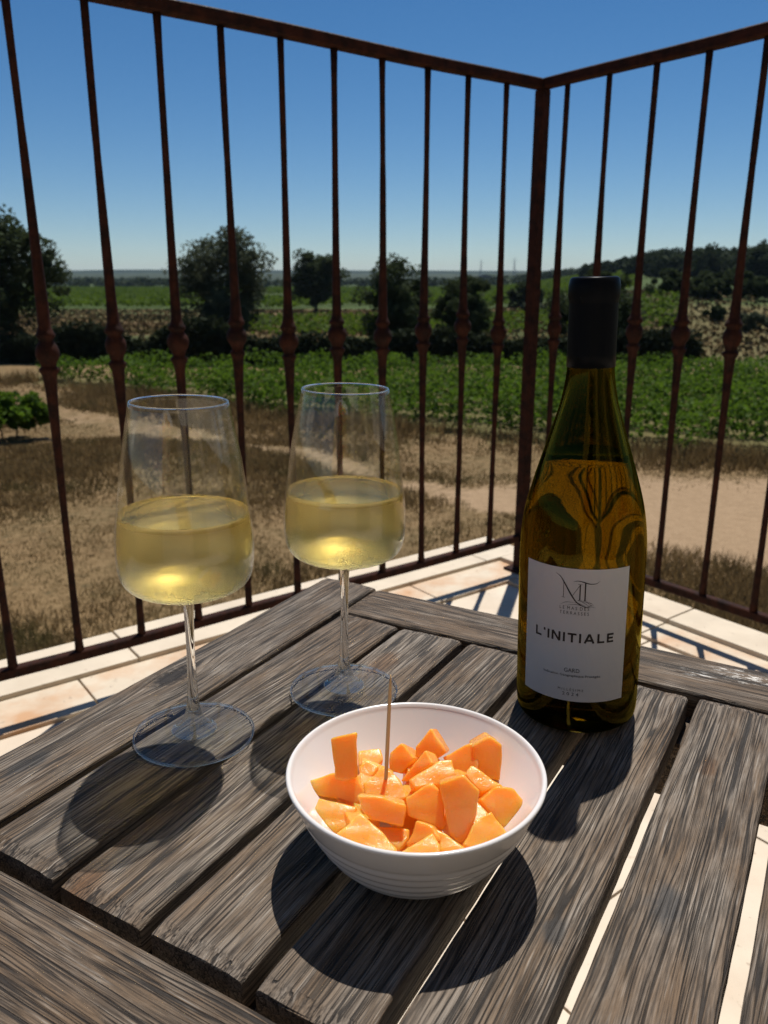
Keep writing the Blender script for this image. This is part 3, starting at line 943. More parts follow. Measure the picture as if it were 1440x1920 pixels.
KZ = 0.626                                          # height of the knobs
def baluster_mesh(dz):
    k = KZ + dz
    zt, zb = Z_TOP - 0.012, Z_BOT + 0.007
    prof = [(0.0, zb), (0.0085, zb), (0.0078, zb + 0.02), (0.0066, zb + 0.12), (0.0066, (zb + k) / 2), (0.0080, k - 0.12), (0.0105, k - 0.055), (0.0125, k - 0.038), (0.0165, k - 0.031), (0.0168, k - 0.027), (0.0125, k - 0.024), (0.0125, k - 0.021)]
    for i in range(1, 12):
        a = -math.pi / 2 + math.pi * i / 12
        rr, zz = 0.0205 * math.cos(a), 0.0205 * math.sin(a)
        if rr > 0.0115: prof.append((rr, k + zz))
    prof += [(0.0125, k + 0.0195), (0.0165, k + 0.023), (0.0170, k + 0.027), (0.0140, k + 0.031), (0.0112, k + 0.040), (0.0098, k + 0.075), (0.0082, k + 0.16), (0.0064, k + 0.30), (0.0062, (k + zt) / 2 + 0.08), (0.0066, zt - 0.05), (0.0070, zt), (0.0, zt)]
    me = lathe('baluster', prof, 14)
    for v in me.vertices:                           # hand forged unevenness
        s = 0.90 + 0.05 * math.sin(v.co.z * 61 + dz * 900) + 0.03 * math.sin(v.co.z * 139 + dz * 300)
        v.co.x *= s; v.co.y *= s
        v.co.x += 0.0012 * math.sin(v.co.z * 6 + dz * 700); v.co.y += 0.0012 * math.sin(v.co.z * 5 + dz * 500)
    return me
KJ = {10: -.004, 9: -.001, 8: .001, 7: .006, 6: -.007, 5: .001, 4: -.005, 3: .002, 2: .007, 1: -.012}
for k in range(1, 19):
    add('baluster', baluster_mesh(KJ.get(k, random.uniform(-.006, .006))), MAT['rust'], rail, (DL[0] * .1122 * k, DL[1] * .1122 * k, 0))
for k in range(0, 19):
    s = 0.072 + 0.1115 * k
    add('baluster', baluster_mesh(random.uniform(-.004, .004) - (.003 if k > 2 else 0)), MAT['rust'], rail, (DR[0] * s, DR[1] * s, 0))

# ------------------------------------------------------------------ table
TZ = 0.436
TAZ = R(30.2)
table = empty('slatted_table', (0, 0, 0), R(90) - TAZ)      # local X along the slats, local Y = minus the cross direction
tag(table, 'small square weathered grey wooden slatted table holding glasses, bowl and bottle', 'table')
MAT['wood'] = m_wood('weathered_teak')
MAT['wood_warm'] = m_wood('weathered_teak_brown', (), 0.09)
def board(name, u0, u1, v0, v1, mat, th=0.021, seed=0, round_far=False):
    """u along the slats, v across; top face at the table height"""
    L, W = u1 - u0, v1 - v0
    rng = random.Random(seed)
    n = 46
    bv = 0.0022
    prof = [(-W / 2, -th), (-W / 2, -bv), (-W / 2 + bv * 0.35, -bv * 0.35), (-W / 2 + bv, 0)]
    m = 7
    prof += [(-W / 2 + bv + (W - 2 * bv) * i / m, 0) for i in range(1, m)]
    prof += [(W / 2 - bv, 0), (W / 2 - bv * 0.35, -bv * 0.35), (W / 2, -bv), (W / 2, -th)]
    V, F = [], []
    ph = [rng.random() * 6 for _ in range(6)]
    for i in range(n + 1):
        x = -L / 2 + L * i / n
        e = min(i, n - i)
        inset = 0.0016 if e == 0 else 0.0
        for q, (y, z) in enumerate(prof):
            sd = -1 if y < 0 else 1
            edge = 1 if abs(y) > W / 2 - bv * 1.1 else 0
            yy = y + edge * (0.00014 * math.sin(x * 40 + ph[0] + sd) + 0.00009 * math.sin(x * 133 + ph[1] * sd) + 0.00012 * rng.uniform(-1, 1))
            zz = z + (0.0006 * math.sin(x * 11 + ph[2]) + 0.0005 * math.sin(y * 70 + ph[3]) if z > -th else 0)
            xx = x
            if e == 0:
                zz -= inset if z > -th else 0
                xx += (0.0007 * rng.uniform(-1, 1))
            V.append((xx, yy, zz))
    k = len(prof)
    for i in range(n):
        for q in range(k):
            F.append((i * k + q, i * k + (q + 1) % k, (i + 1) * k + (q + 1) % k, (i + 1) * k + q))
    F.append(tuple(range(k))[::-1]); F.append(tuple(range(n * k, n * k + k)))
    me = mesh_py(name, V, F)
    bm = bmesh.new(); bm.from_mesh(me); bpy.data.meshes.remove(me)
    me = bm_mesh(name, bm)
    return me, L, W

def place_board(name, u0, u1, v0, v1, mat, cross=False, seed=0, th=0.021, dz=0.0):
    if not cross:
        me, L, W = board(name, u0, u1, v0, v1, mat, th, seed)
        o = add(name, me, mat, table, ((u0 + u1) / 2, -(v0 + v1) / 2, TZ + dz))
    else:
        me, L, W = board(name, v0, v1, u0, u1, mat, th, seed)
        o = add(name, me, mat, table, ((u0 + u1) / 2, -(v0 + v1) / 2, TZ + dz), (0, 0, R(90)))
    return o
U0, U1 = 0.212, 0.576
def tbl(px, py):
    p = on_z(px, py, TZ)
    s, c = math.sin(TAZ), math.cos(TAZ)
    return p[0] * s + p[1] * c, p[0] * c - p[1] * s      # u, v
def mark(px, py, u0, u1, v0, v1, r, kind):
    u, v = tbl(px, py)
    return (u - (u0 + u1) / 2, -(v - (v0 + v1) / 2), r, kind)
mk = [mark(322, 1268, 0.142, 0.646, -0.445, -0.386, 0.0160, 'knot'), mark(55, 1432, 0.142, 0.646, -0.445, -0.386, 0.010, 'grey')]
place_board('edge_board', 0.142, 0.646, -0.445, -0.386, m_wood('weathered_teak_knot', mk), False, 1)
SL = [(-.379, -.321), (-.316, -.2585), (-.251, -.196), (-.188, -.134), (-.126, -.0735), (-.066, -.012)]
for i, (a, b) in enumerate(SL):
    mt = MAT['wood']
    if i == 1: mt = m_wood('weathered_teak_wet', [mark(715, 1245, U0, U1, a, b, 0.016, 'stain'), mark(150, 1665, U0, U1, a, b, 0.012, 'stain')])
    if i == 3: mt = m_wood('weathered_teak_knotty', [mark(560, 1690, U0, U1, a, b, 0.0070, 'knot'), mark(905, 1290, U0, U1, a, b, 0.010, 'stain')])
    if i == 4: mt = m_wood('weathered_teak_grey_spot', [mark(1040, 1745, U0, U1, a, b, 0.0075, 'grey')])
    if i == 5: mt = m_wood('weathered_teak_swirl', [mark(1330, 1440, U0, U1, a, b, 0.007, 'stain'), mark(1250, 1700, U0, U1, a, b, 0.011, 'grey')])
    place_board('slat', U0, U1, a, b, mt, False, 10 + i, 0.019, random.uniform(-.0004, .0006))
place_board('edge_board', 0.142, 0.646, -0.004, 0.055, MAT['wood'], False, 2)
def cmark(px, py, r, kind, uc=0.61375, vc=-0.195):
    u, v = tbl(px, py)
    return (-(v - vc), -(u - uc), r, kind)
far_mat = m_wood('weathered_teak_flaked', [cmark(1395, 1268, 0.016, 'paint'), cmark(1310, 1262, 0.009, 'paint')], 0.09)
place_board('end_board', 0.583, 0.6445, -0.3845, -0.0055, far_mat, True, 3, 0.021, -0.0008)
place_board('end_board', 0.142, 0.2035, -0.3845, -0.0055, MAT['wood_warm'], True, 4, 0.021, 0.0004)
# support rails and legs under the top
def under(name, u0, u1, v0, v1, z0, z1):
    bm = bmesh.new(); box_bm(bm, u1 - u0, v1 - v0, z1 - z0, (0, 0, 0), 0.002, 1)
    return add(name, bm_mesh(name, bm), MAT['wood_warm'], table, ((u0 + u1) / 2, -(v0 + v1) / 2, (z0 + z1) / 2))
zt = TZ - 0.0225
under('apron', 0.540, 0.5885, -0.40, 0.010, zt - 0.045, zt)
under('apron', 0.2035, 0.240, -0.40, 0.010, zt - 0.045, zt)
under('apron', 0.2405, 0.5395, -0.425, -0.403, zt - 0.045, zt)
under('apron', 0.2405, 0.5395, 0.013, 0.035, zt - 0.045, zt)
for u in (0.160, 0.590):
    for v in (-0.432, 0.004):
        under('leg', u, u + 0.042, v, v + 0.040, 0.0, zt)

# ------------------------------------------------------------------ wine glasses
FOOT = [(0.0, 0.0012), (0.030, 0.0010), (0.0385, 0.0004), (0.0398, 0.0012), (0.0392, 0.0021), (0.030, 0.0031), (0.018, 0.0052), (0.011, 0.0088), (0.0068, 0.0145), (0.0044, 0.023), (0.0033, 0.036)]
STEM = [(0.0027, 0.060), (0.0029, 0.080), (0.0035, 0.0945), (0.0046, 0.1005), (0.0062, 0.1036)]
BOWL = [(0.0070, 0.1042), (0.0190, 0.1045), (0.0295, 0.1062), (0.0362, 0.1094), (0.0401, 0.1142), (0.0419, 0.1210), (0.0426, 0.1300), (0.0425, 0.1390), (0.0416, 0.1490), (0.0403, 0.1580), (0.0362, 0.1890), (0.0320, 0.2105), (0.0293, 0.2245)]
def inner(r, z, w): return (r - w, z)
bowl_curve = [tuple(p) for p in spline(BOWL, 5)]
def offset_in(curve, w):
    out = []
    for i, (r, z) in enumerate(curve):
        a = np.array(curve[max(i - 1, 0)]); b = np.array(curve[min(i + 1, len(curve) - 1)])
        d = (b - a) / (np.linalg.norm(b - a) + 1e-12)
        out.append((max(r - d[1] * w, 0.0), z + d[0] * w))
    return out
inn = offset_in(bowl_curve, 0.0009)
inn = [(0.0, 0.1062), (0.006, 0.1060)] + [p for p in inn if p[0] > 0.0085]
foot_curve = [tuple(p) for p in spline(FOOT[3:] + STEM, 3)]
bowl_mesh = lathe('glass_bowl', [(0.0, 0.1042)] + bowl_curve + inn[::-1], 96)
def upto(c, lo, hi): return [p for p in c if lo <= p[1] <= hi]
foot_top = [(0.0398, 0.0013), (0.0394, 0.0021), (0.0384, 0.0025), (0.030, 0.0033), (0.020, 0.0043), (0.0, 0.0046)]
foot_mesh = lathe('glass_foot', [(0.0, 0.0010), (0.030, 0.0009), (0.0384, 0.0004), (0.0394, 0.0006)] + foot_top, 96)
flare = [tuple(p) for p in spline([(0.0150, 0.0047), (0.0118, 0.0062), (0.0090, 0.0090), (0.0062, 0.0145), (0.0042, 0.023), (0.0033, 0.036)] + STEM, 4)]
stem_mesh = lathe('glass_stem', [(0.0, 0.00465), (0.0145, 0.00455)] + flare + [(0.0, 0.1038)], 64)
_rc = [(0.0289 + 0.00042 * math.cos(a), 0.2245 + 0.00045 * math.sin(a)) for a in [2 * math.pi * i / 10 for i in range(10)]]
rim_mesh = lathe('glass_rim', _rc, 96, closed=True)
_rf = [(0.0393 + 0.0007 * math.cos(a), 0.0014 + 0.0008 * math.sin(a)) for a in [2 * math.pi * i / 10 for i in range(10)]]
foot_rim_mesh = lathe('foot_rim', _rf, 96, closed=True)
def wine_mesh(level):
    c = offset_in(bowl_curve, 0.0011)
    c = [p for p in c if 0.009 < p[0] and p[1] < level - 0.0006]
    rl = float(np.interp(level, [p[1] for p in bowl_curve[8:]], [p[0] for p in bowl_curve[8:]])) - 0.0011
    prof = [(0.0, 0.1066), (0.006, 0.1064)] + c + [(rl, level), (rl - 0.0012, level - 0.0007), (rl - 0.003, level - 0.0010), (0.0, level - 0.0010)]
    return lathe('wine', prof, 96)
def m_wine(name='white_wine', level=None, col=(0.975, 0.895, 0.60)):
    """clear golden liquid; seen through the misted wall it blurs, its open surface stays smooth"""
    t = NT(name)
    g = t.n('BsdfGlass'); g.inputs['IOR'].default_value = 1.345
    t.put(g.inputs[0], col)
    if level is None:
        g.inputs['Roughness'].default_value = 0.0
        return t.done(g)
    z = t.sep(t.obj())[2]
    t.put(g.inputs['Roughness'], t.ramp(z, level - 0.004, level - 0.0012, 0.36, 0.0))
    tr = t.n('BsdfTransparent'); t.put(tr.inputs[0], (0.95, 0.81, 0.43))
    return t.done(t.mixsh(0.30, g.outputs[0], tr.outputs[0]))
MAT['wine'] = m_wine()
def wine_glass(label, x, y, level, lean, wlabel):
    root = empty('wine_glass', (x, y, TZ + 0.0014))
    root.rotation_euler = (0, R(lean), 0)            # the worn boards are not quite level
    tag(root, label, 'wine glass')
    add('glass_bowl', bowl_mesh, MAT['mist'], root)
    add('stem', stem_mesh, MAT['stem_glass'], root)
    add('foot', foot_mesh, MAT['glass'], root)
    add('rim', rim_mesh, MAT['solid_glass'], root)
    add('foot_rim', foot_rim_mesh, MAT['solid_glass'], root)
    w = add('wine', wine_mesh(level), m_wine('white_wine_in_glass', level), root)
    w['label'] = wlabel
    return root
wine_glass('nearer left stemmed glass half full of pale golden wine', -0.1277, 0.4785, 0.1566, 1.35, 'pale golden white wine')
wine_glass('farther stemmed glass of white wine behind the white bowl', -0.0299, 0.5392, 0.1552, 1.05, 'pale golden white wine')

# ------------------------------------------------------------------ bottle
BX, BY = 0.1377, 0.5173
bottle = empty('wine_bottle', (BX, BY, TZ + 0.0012))
bottle.rotation_euler = (0, R(-1.4), 0)
tag(bottle, 'amber green wine bottle with white printed label and black neck capsule', 'bottle')
BODY = [(0.0360, 0.0), (0.0400, 0.0022), (0.0414, 0.0070), (0.0418, 0.020), (0.0419, 0.050), (0.0419, 0.100), (0.0417, 0.120), (0.0409, 0.134), (0.0384, 0.1505), (0.0337, 0.1685), (0.0281, 0.1865), (0.0226, 0.2040), (0.0182, 0.2190), (0.0156, 0.2330), (0.0147, 0.2450), (0.0143, 0.2750), (0.0142, 0.2810), (0.0149, 0.2835), (0.0149, 0.2915), (0.0140, 0.2945)]
body = [tuple(p) for p in spline(BODY, 4)]
bin_ = [(0.0, 0.030), (0.010, 0.027), (0.022, 0.014), (0.030, 0.0095), (0.0365, 0.0105)] + [p for p in offset_in(body, 0.0030) if p[1] > 0.014]
PUNT = [(0.0, 0.024), (0.010, 0.021), (0.022, 0.008), (0.030, 0.0015)]
btl_mesh = lathe('bottle_glass', PUNT + body + bin_[::-1], 128)
def m_bottle():
    t = NT('olive_bottle_glass')
    g = t.n('BsdfGlass'); g.inputs['IOR'].default_value = 1.52; t.put(g.inputs[0], (0.555, 0.455, 0.085)); g.inputs['Roughness'].default_value = 0.0
    return t.done(g)
add('glass_body', btl_mesh, m_bottle(), bottle)
lev = 0.186
cw = [p for p in offset_in(body, 0.0026) if 0.0142 < p[1] < lev - 0.0008]
rl = float(np.interp(lev, [p[1] for p in body[20:]], [p[0] for p in body[20:]])) - 0.0026
add('wine', lathe('bottle_wine', [(0.0, 0.0296), (0.010, 0.0266), (0.022, 0.0136), (0.030, 0.0091), (0.0368, 0.0102)] + cw + [(rl, lev), (rl - 0.001, lev - 0.0006), (0.0, lev - 0.0008)], 128), m_wine('white_wine_in_bottle', None, (0.97, 0.94, 0.72)), bottle)
caps = [(0.0153, 0.2416), (0.0152, 0.2500), (0.01505, 0.2800), (0.0151, 0.2820), (0.0158, 0.2842), (0.0158, 0.2915), (0.0150, 0.2952), (0.0141, 0.2962), (0.0128, 0.2966), (0.0122, 0.2950), (0.0, 0.2947)]
add('neck_capsule', lathe('neck_capsule', [(0.0149, 0.2416)] + caps, 64), MAT['capsule'], bottle)

# label: a sheet bent round the bottle; 2-D drawing (mm, z in mm) bent the same way
CAMDIR = math.atan2(-BY, -BX)
LAB_C = CAMDIR - R(4.0)
def bend(x_mm, z_mm, r):
    a = LAB_C + (x_mm / 1000) / 0.0419
    return (r * math.cos(a), r * math.sin(a), z_mm / 1000)
LX = 0.0419 * R(49.5) * 1000
def label_sheet():
    V, F = [], []
    n = 40
    z0, z1 = 26.0, 119.2
    for i in range(n + 1):
        x = -LX + 2 * LX * i / n
        for rr in (0.04215, 0.04200):
            V.append(bend(x, z0, rr)); V.append(bend(x, z1, rr))
    for i in range(n):
        a, b = i * 4, i * 4 + 4
        F += [(a, b, b + 1, a + 1), (a + 3, b + 3, b + 2, a + 2), (a, a + 2, b + 2, b), (a + 1, b + 1, b + 3, a + 3)]
    F += [(0, 1, 3, 2), (n * 4, n * 4 + 2, n * 4 + 3, n * 4 + 1)]
    bm = bmesh.new(); me = mesh_py('paper_label', V, F); bm.from_mesh(me)
    return bm_mesh('paper_label', bm)
def m_paper():
    t = NT('white_label_paper')
    P = t.obj()
    n = t.noise(P, 900, 3, 0.6)
    b = t.bsdf((0.64, 0.64, 0.67), 0.75, Normal=t.bump(n, 0.15, 0.0002)); b.inputs['Specular IOR Level'].default_value = 0.2
    tr = t.n('BsdfTranslucent'); t.put(tr.inputs[0], (0.8, 0.75, 0.6))
    return t.done(t.mixsh(0.22, b.outputs[0], tr.outputs[0]))
lab = add('paper_label', label_sheet(), m_paper(), bottle)
lab['label'] = 'white paper label printed with dark lettering and a monogram'
INK_R = 0.04232
def strokes_mesh(name, strokes):
    """strokes: list of (points in mm, widths in mm) drawn as bent ribbons"""
    V, F = [], []
    for pts, ws in strokes:
        P = [np.array(p, float) for p in pts]
        if not isinstance(ws, (list, tuple)): ws = [ws] * len(P)
        Q, W = [], []
        for i in range(len(P) - 1):
            k = max(1, int(np.linalg.norm(P[i + 1] - P[i]) / 1.2))
            for j in range(k):
                t = j / k; Q.append(P[i] * (1 - t) + P[i + 1] * t); W.append(ws[i] * (1 - t) + ws[i + 1] * t)
        Q.append(P[-1]); W.append(ws[-1])
        b = len(V)
        for i, q in enumerate(Q):
            d = Q[min(i + 1, len(Q) - 1)] - Q[max(i - 1, 0)]; d = d / (np.linalg.norm(d) + 1e-9)
            nn = np.array([-d[1], d[0]]) * W[i] / 2
            V.append(bend(*(q + nn), INK_R)); V.append(bend(*(q - nn), INK_R))
        for i in range(len(Q) - 1):
            F.append((b + 2 * i, b + 2 * i + 1, b + 2 * i + 3, b + 2 * i + 2))
    return mesh_py(name, V, F)
def cx(c): return (c - 640) * 0.0640
def cz(c): return 115.3 - (c - 345) * 0.0663
def cp(*pts): return [tuple(p) for p in spline([(cx(a), cz(b)) for a, b in pts], 5)]
logo = []
def taper(pts, a, m, b):
    n = len(pts); return [a + (m - a) * min(1, 2 * i / (n - 1)) + (b - m) * max(0, 2 * i / (n - 1) - 1) for i in range(n)]
s = cp((445, 348), (490, 372), (535, 432), (600, 540), (660, 622), (730, 664), (800, 676)); logo.append((s, taper(s, 0.12, 1.0, 0.15)))
logo.append(([(cx(530), cz(425)), (cx(530), cz(585))], 0.30)); logo.append(([(cx(512), cz(585)), (cx(548), cz(585))], 0.22))
logo.append(([(cx(618), cz(562)), (cx(692), cz(445))], 0.28))
logo.append(([(cx(692), cz(440)), (cx(692), cz(602))], 0.75)); logo.append(([(cx(672), cz(602)), (cx(712), cz(602))], 0.22)); logo.append(([(cx(672), cz(440)), (cx(712), cz(440))], 0.22))
logo.append(([(cx(742), cz(425)), (cx(742), cz(606))], 0.85)); logo.append(([(cx(722), cz(606)), (cx(762), cz(606))], 0.22))
s = cp((625, 416), (670, 405), (720, 413), (780, 430), (840, 428), (882, 402)); logo.append((s, taper(s, 0.12, 0.75, 0.12)))
for pts in (((508, 658), (560, 632), (640, 626)), ((553, 668), (640, 648), (700, 655), (760, 680)), ((640, 626), (700, 640), (770, 672)), ((672, 606), (720, 618), (785, 660)), ((712, 610), (765, 622), (805, 650)), ((757, 612), (800, 628), (825, 642)), ((740, 682), (790, 664), (850, 676)), ((770, 662), (800, 652), (835, 655))):
    s = cp(*pts); logo.append((s, taper(s, 0.10, 0.30, 0.10)))
add('monogram_print', strokes_mesh('monogram_print', logo), MAT['ink'], bottle)

def word_strokes(text, x0, x1, z0, h, w):
    """geometric capitals from straight strokes"""
    G = {'L': (0.52, [[(0, 1), (0, 0), ], [(0, 0), (.52, 0)]]), "'": (0.0, [[(0, 1.02), (0, .74)]]), 'I': (0.0, [[(0, 0), (0, 1)]]),
         'N': (0.72, [[(0, 0), (0, 1)], [(0, 1), (.72, 0)], [(.72, 0), (.72, 1)]]), 'T': (0.66, [[(0, 1), (.66, 1)], [(.33, 0), (.33, 1)]]),
         'A': (0.86, [[(0, 0), (.43, 1)], [(.43, 1), (.86, 0)], [(.16, .30), (.70, .30)]]), 'E': (0.50, [[(0, 0), (0, 1)], [(0, 0), (.5, 0)], [(0, .5), (.44, .5)], [(0, 1), (.5, 1)]])}
    tot = sum(G[c][0] for c in text); gap = ((x1 - x0) / h - tot) / (len(text) - 1)
    S, x = [], 0
    for c in text:
        for st in G[c][1]:
            P = [(x0 + (x + a) * h, z0 + b * h) for a, b in st]
            (ax, az), (bx, bz) = P
            if abs(az - bz) < 1e-6:
                sh = w / 2 if az < z0 + h * .2 else (-w / 2 if az > z0 + h * .8 else 0)
                P = [(ax - w * .5, az + sh), (bx + w * .5, bz + sh)]
            S.append((P, w))
        x += G[c][0] + gap
    return S
add('title_print', strokes_mesh('title_print', word_strokes("L'INITIALE", -25.5, 25.8, 68.6, 6.5, 1.35)), MAT['ink'], bottle)

def text_print(name, txt, xc, z0, h, width):
    cu = bpy.data.curves.new(name, 'FONT')
    cu.body = txt; cu.size = 1.0; cu.align_x = 'LEFT'; cu.resolution_u = 3
    tmp = bpy.data.objects.new(name, cu); COL.objects.link(tmp)
    dg = bpy.context.evaluated_depsgraph_get()
    me = bpy.data.meshes.new_from_object(tmp.evaluated_get(dg))
    bpy.data.objects.remove(tmp); bpy.data.curves.remove(cu)
    co = np.empty(len(me.vertices) * 3, np.float32); me.vertices.foreach_get('co', co); co = co.reshape(-1, 3)
    cap = 0.70
    x = (co[:, 0] - co[:, 0].min()) / (co[:, 0].max() - co[:, 0].min()) * width - width / 2 + xc
    z = z0 + co[:, 1] / cap * h
    out = np.array([bend(a, b, INK_R) for a, b in zip(x, z)], np.float32)
    me.vertices.foreach_set('co', out.reshape(-1)); me.update()
    me.materials.clear()
    return add(name, me, MAT['ink'], bottle)
text_print('estate_name_print', 'L E  M A S  D E S', 0.2, 91.4, 2.2, 18.5)
text_print('estate_name_print', 'T E R R A S S E S', 0.2, 88.0, 2.2, 18.5)
text_print('region_print', 'GARD', 0.3, 47.2, 2.9, 9.9)
text_print('appellation_print', 'Indication Géographique Protégée', 0.0, 44.0, 1.7, 37.5)
text_print('vintage_print', 'M I L L É S I M E', 0.0, 33.6, 1.8, 16.5)
text_print('vintage_print', '2 0 2 4', 0.0, 30.2, 2.3, 10.5)

# ------------------------------------------------------------------ bowl
WX, WY = 0.01646, 0.36359
BR, BH = 0.0670, 0.0515
def m_porcelain():
    t = NT('white_porcelain')
    b = t.bsdf((0.66, 0.635, 0.62), 0.16)
    b.inputs['Coat Weight'].default_value = 0.3; b.inputs['Coat Roughness'].default_value = 0.06
    return t.done(b)
outp = [(0.0, 0.0022), (0.026, 0.0020), (0.0285, 0.0004), (0.0318, 0.0003), (0.0330, 0.0022)]
for i in range(1, 41):
    q = i / 40
    z = 0.0022 + (BH - 0.0032) * q
    r = 0.0330 + (BR - 0.0330) * (q ** 0.56)
    ridge_ = 0.0 if not (0.08 < q < 0.72) else 0.00045 * math.sin((q - 0.08) / 0.64 * math.pi * 2 * 5)
    outp.append((r + ridge_, z))
rim = [(BR + 0.0001, BH - 0.0004), (BR - 0.0004, BH + 0.0004), (BR - 0.0014, BH + 0.0007), (BR - 0.0024, BH + 0.0001)]
inb = []
for i in range(0, 28):
    q = 1 - i / 28
    z = 0.0060 + (BH - 0.0075) * q
    r = (BR - 0.0030) * (q ** 0.50)
    inb.append((r, z))
inb.append((0.0, 0.0060))
bowl = empty('serving_bowl', (WX, WY, TZ + 0.0008))
tag(bowl, 'round white porcelain bowl of melon with fine ridges on its outside', 'bowl')
add('bowl_shell', lathe('bowl_shell', outp + rim + inb, 128), m_porcelain(), bowl)

# ------------------------------------------------------------------ melon
def m_melon():
    t = NT('orange_melon_flesh')
    P = t.n('NewGeometry').outputs['Position']
    n = t.noise(P, 130, 4, 0.6); n2 = t.noise(P, 700, 3, 0.6)
    fibre = t.noise(t.vmath('MULTIPLY', t.obj(), (500, 120, 500)), 1.0, 3, 0.6)
    c = t.mix(t.ramp(n, 0.35, 0.68), (1.0, 0.45, 0.068), (1.0, 0.55, 0.14))
    c = t.mix(t.ramp(t.rnd(), 0.0, 1.0, 0.0, 0.55), c, (1.0, 0.40, 0.045))
    c = t.mix(t.ramp(t.noise(P, 60, 3, 0.5), 0.48, 0.66, 0, 0.75), c, (1.0, 0.66, 0.24))
    c = t.mix(t.ramp(fibre, 0.56, 0.72, 0, 0.5), c, (1.0, 0.66, 0.26))
    h = t.math('ADD', t.math('MULTIPLY', n, 0.6), t.math('MULTIPLY', n2, 0.35))
    b = t.bsdf(c, t.ramp(n2, 0.35, 0.65, 0.18, 0.42), Normal=t.bump(h, 0.35, 0.0006))
    b.inputs['Subsurface Weight'].default_value = 1.0
    b.inputs['Subsurface Radius'].default_value = (1.0, 0.35, 0.08)
    b.inputs['Subsurface Scale'].default_value = 0.011
    b.inputs['IOR'].default_value = 1.36
    tr = t.n('BsdfTranslucent'); t.put(tr.inputs[0], (1.0, 0.56, 0.09))
    b.inputs['Coat Weight'].default_value = 0.5; b.inputs['Coat Roughness'].default_value = 0.12
    t.put(b.inputs['Coat Normal'], t.bump(t.noise(P, 420, 3, 0.6), 0.6, 0.0012))
    return t.done(t.mixsh(0.42, b.outputs[0], tr.outputs[0]))
MAT['melon'] = m_melon()
UPN, FACE, LEFT, RIGHT = (0.0, -0.45, 0.89), (0.0, -0.93, 0.37), (-0.55, -0.65, 0.52), (0.5, -0.7, 0.5)
def kpx(c): return (500 + c[0] / 2.5714, 1240 + c[1] / 2.5714)
def chunk(label, poly, hz, nrm, th, skew=(0, 0), shrink=0.9):
    """front outline (in the enlarged crop) lies on a plane through height hz above the table; th = depth of the piece"""
    cxy = np.mean(np.array(poly, float), 0)
    c = on_z(*kpx(cxy), TZ + hz)
    n = np.array(nrm, float); n /= np.linalg.norm(n)
    O = np.array([0, 0, CAM_Z])
    front = []
    for p in poly:
        d = ray(*kpx(p))
        t = np.dot(c - O, n) / np.dot(d, n)
        front.append(O + d * t)
    front = np.array(front)
    up = np.array([0, 0, 1.0])
    side = np.cross(up, n); side /= np.linalg.norm(side) + 1e-9
    off = -n * th + side * skew[0] + up * skew[1]
    fc = front.mean(0)
    back = (front - fc) * shrink + fc + off
    bm = bmesh.new()
    vf = [bm.verts.new(v - fc) for v in front]; vb = [bm.verts.new(v - fc) for v in back]
    bm.faces.new(vf); bm.faces.new(vb[::-1])
    k = len(vf)
    for i in range(k): bm.faces.new((vf[i], vb[i], vb[(i + 1) % k], vf[(i + 1) % k]))
    bmesh.ops.recalc_face_normals(bm, faces=bm.faces[:])
    bmesh.ops.bevel(bm, geom=bm.edges[:], offset=0.0013, segments=3, profile=0.6, affect='EDGES')
    bmesh.ops.triangulate(bm, faces=bm.faces[:])
    bmesh.ops.subdivide_edges(bm, edges=[e for e in bm.edges if e.calc_length() > 0.004], cuts=3, use_grid_fill=True)
    bm.normal_update()
    ph = random.uniform(0, 6)
    for v in bm.verts:
        q = v.co * 260
        v.co += v.normal * (0.00032 * math.sin(q.x * 1.1 + ph) * math.cos(q.z * 1.3 - ph) + 0.00022 * math.sin(q.y * 2.3 + q.z * 1.7 + ph))
    o = add('melon_chunk', bm_mesh('melon_chunk', bm, True), MAT['melon'], None, tuple(fc))
    tag(o, label, 'melon', 'melon chunks in the white bowl')
    return o
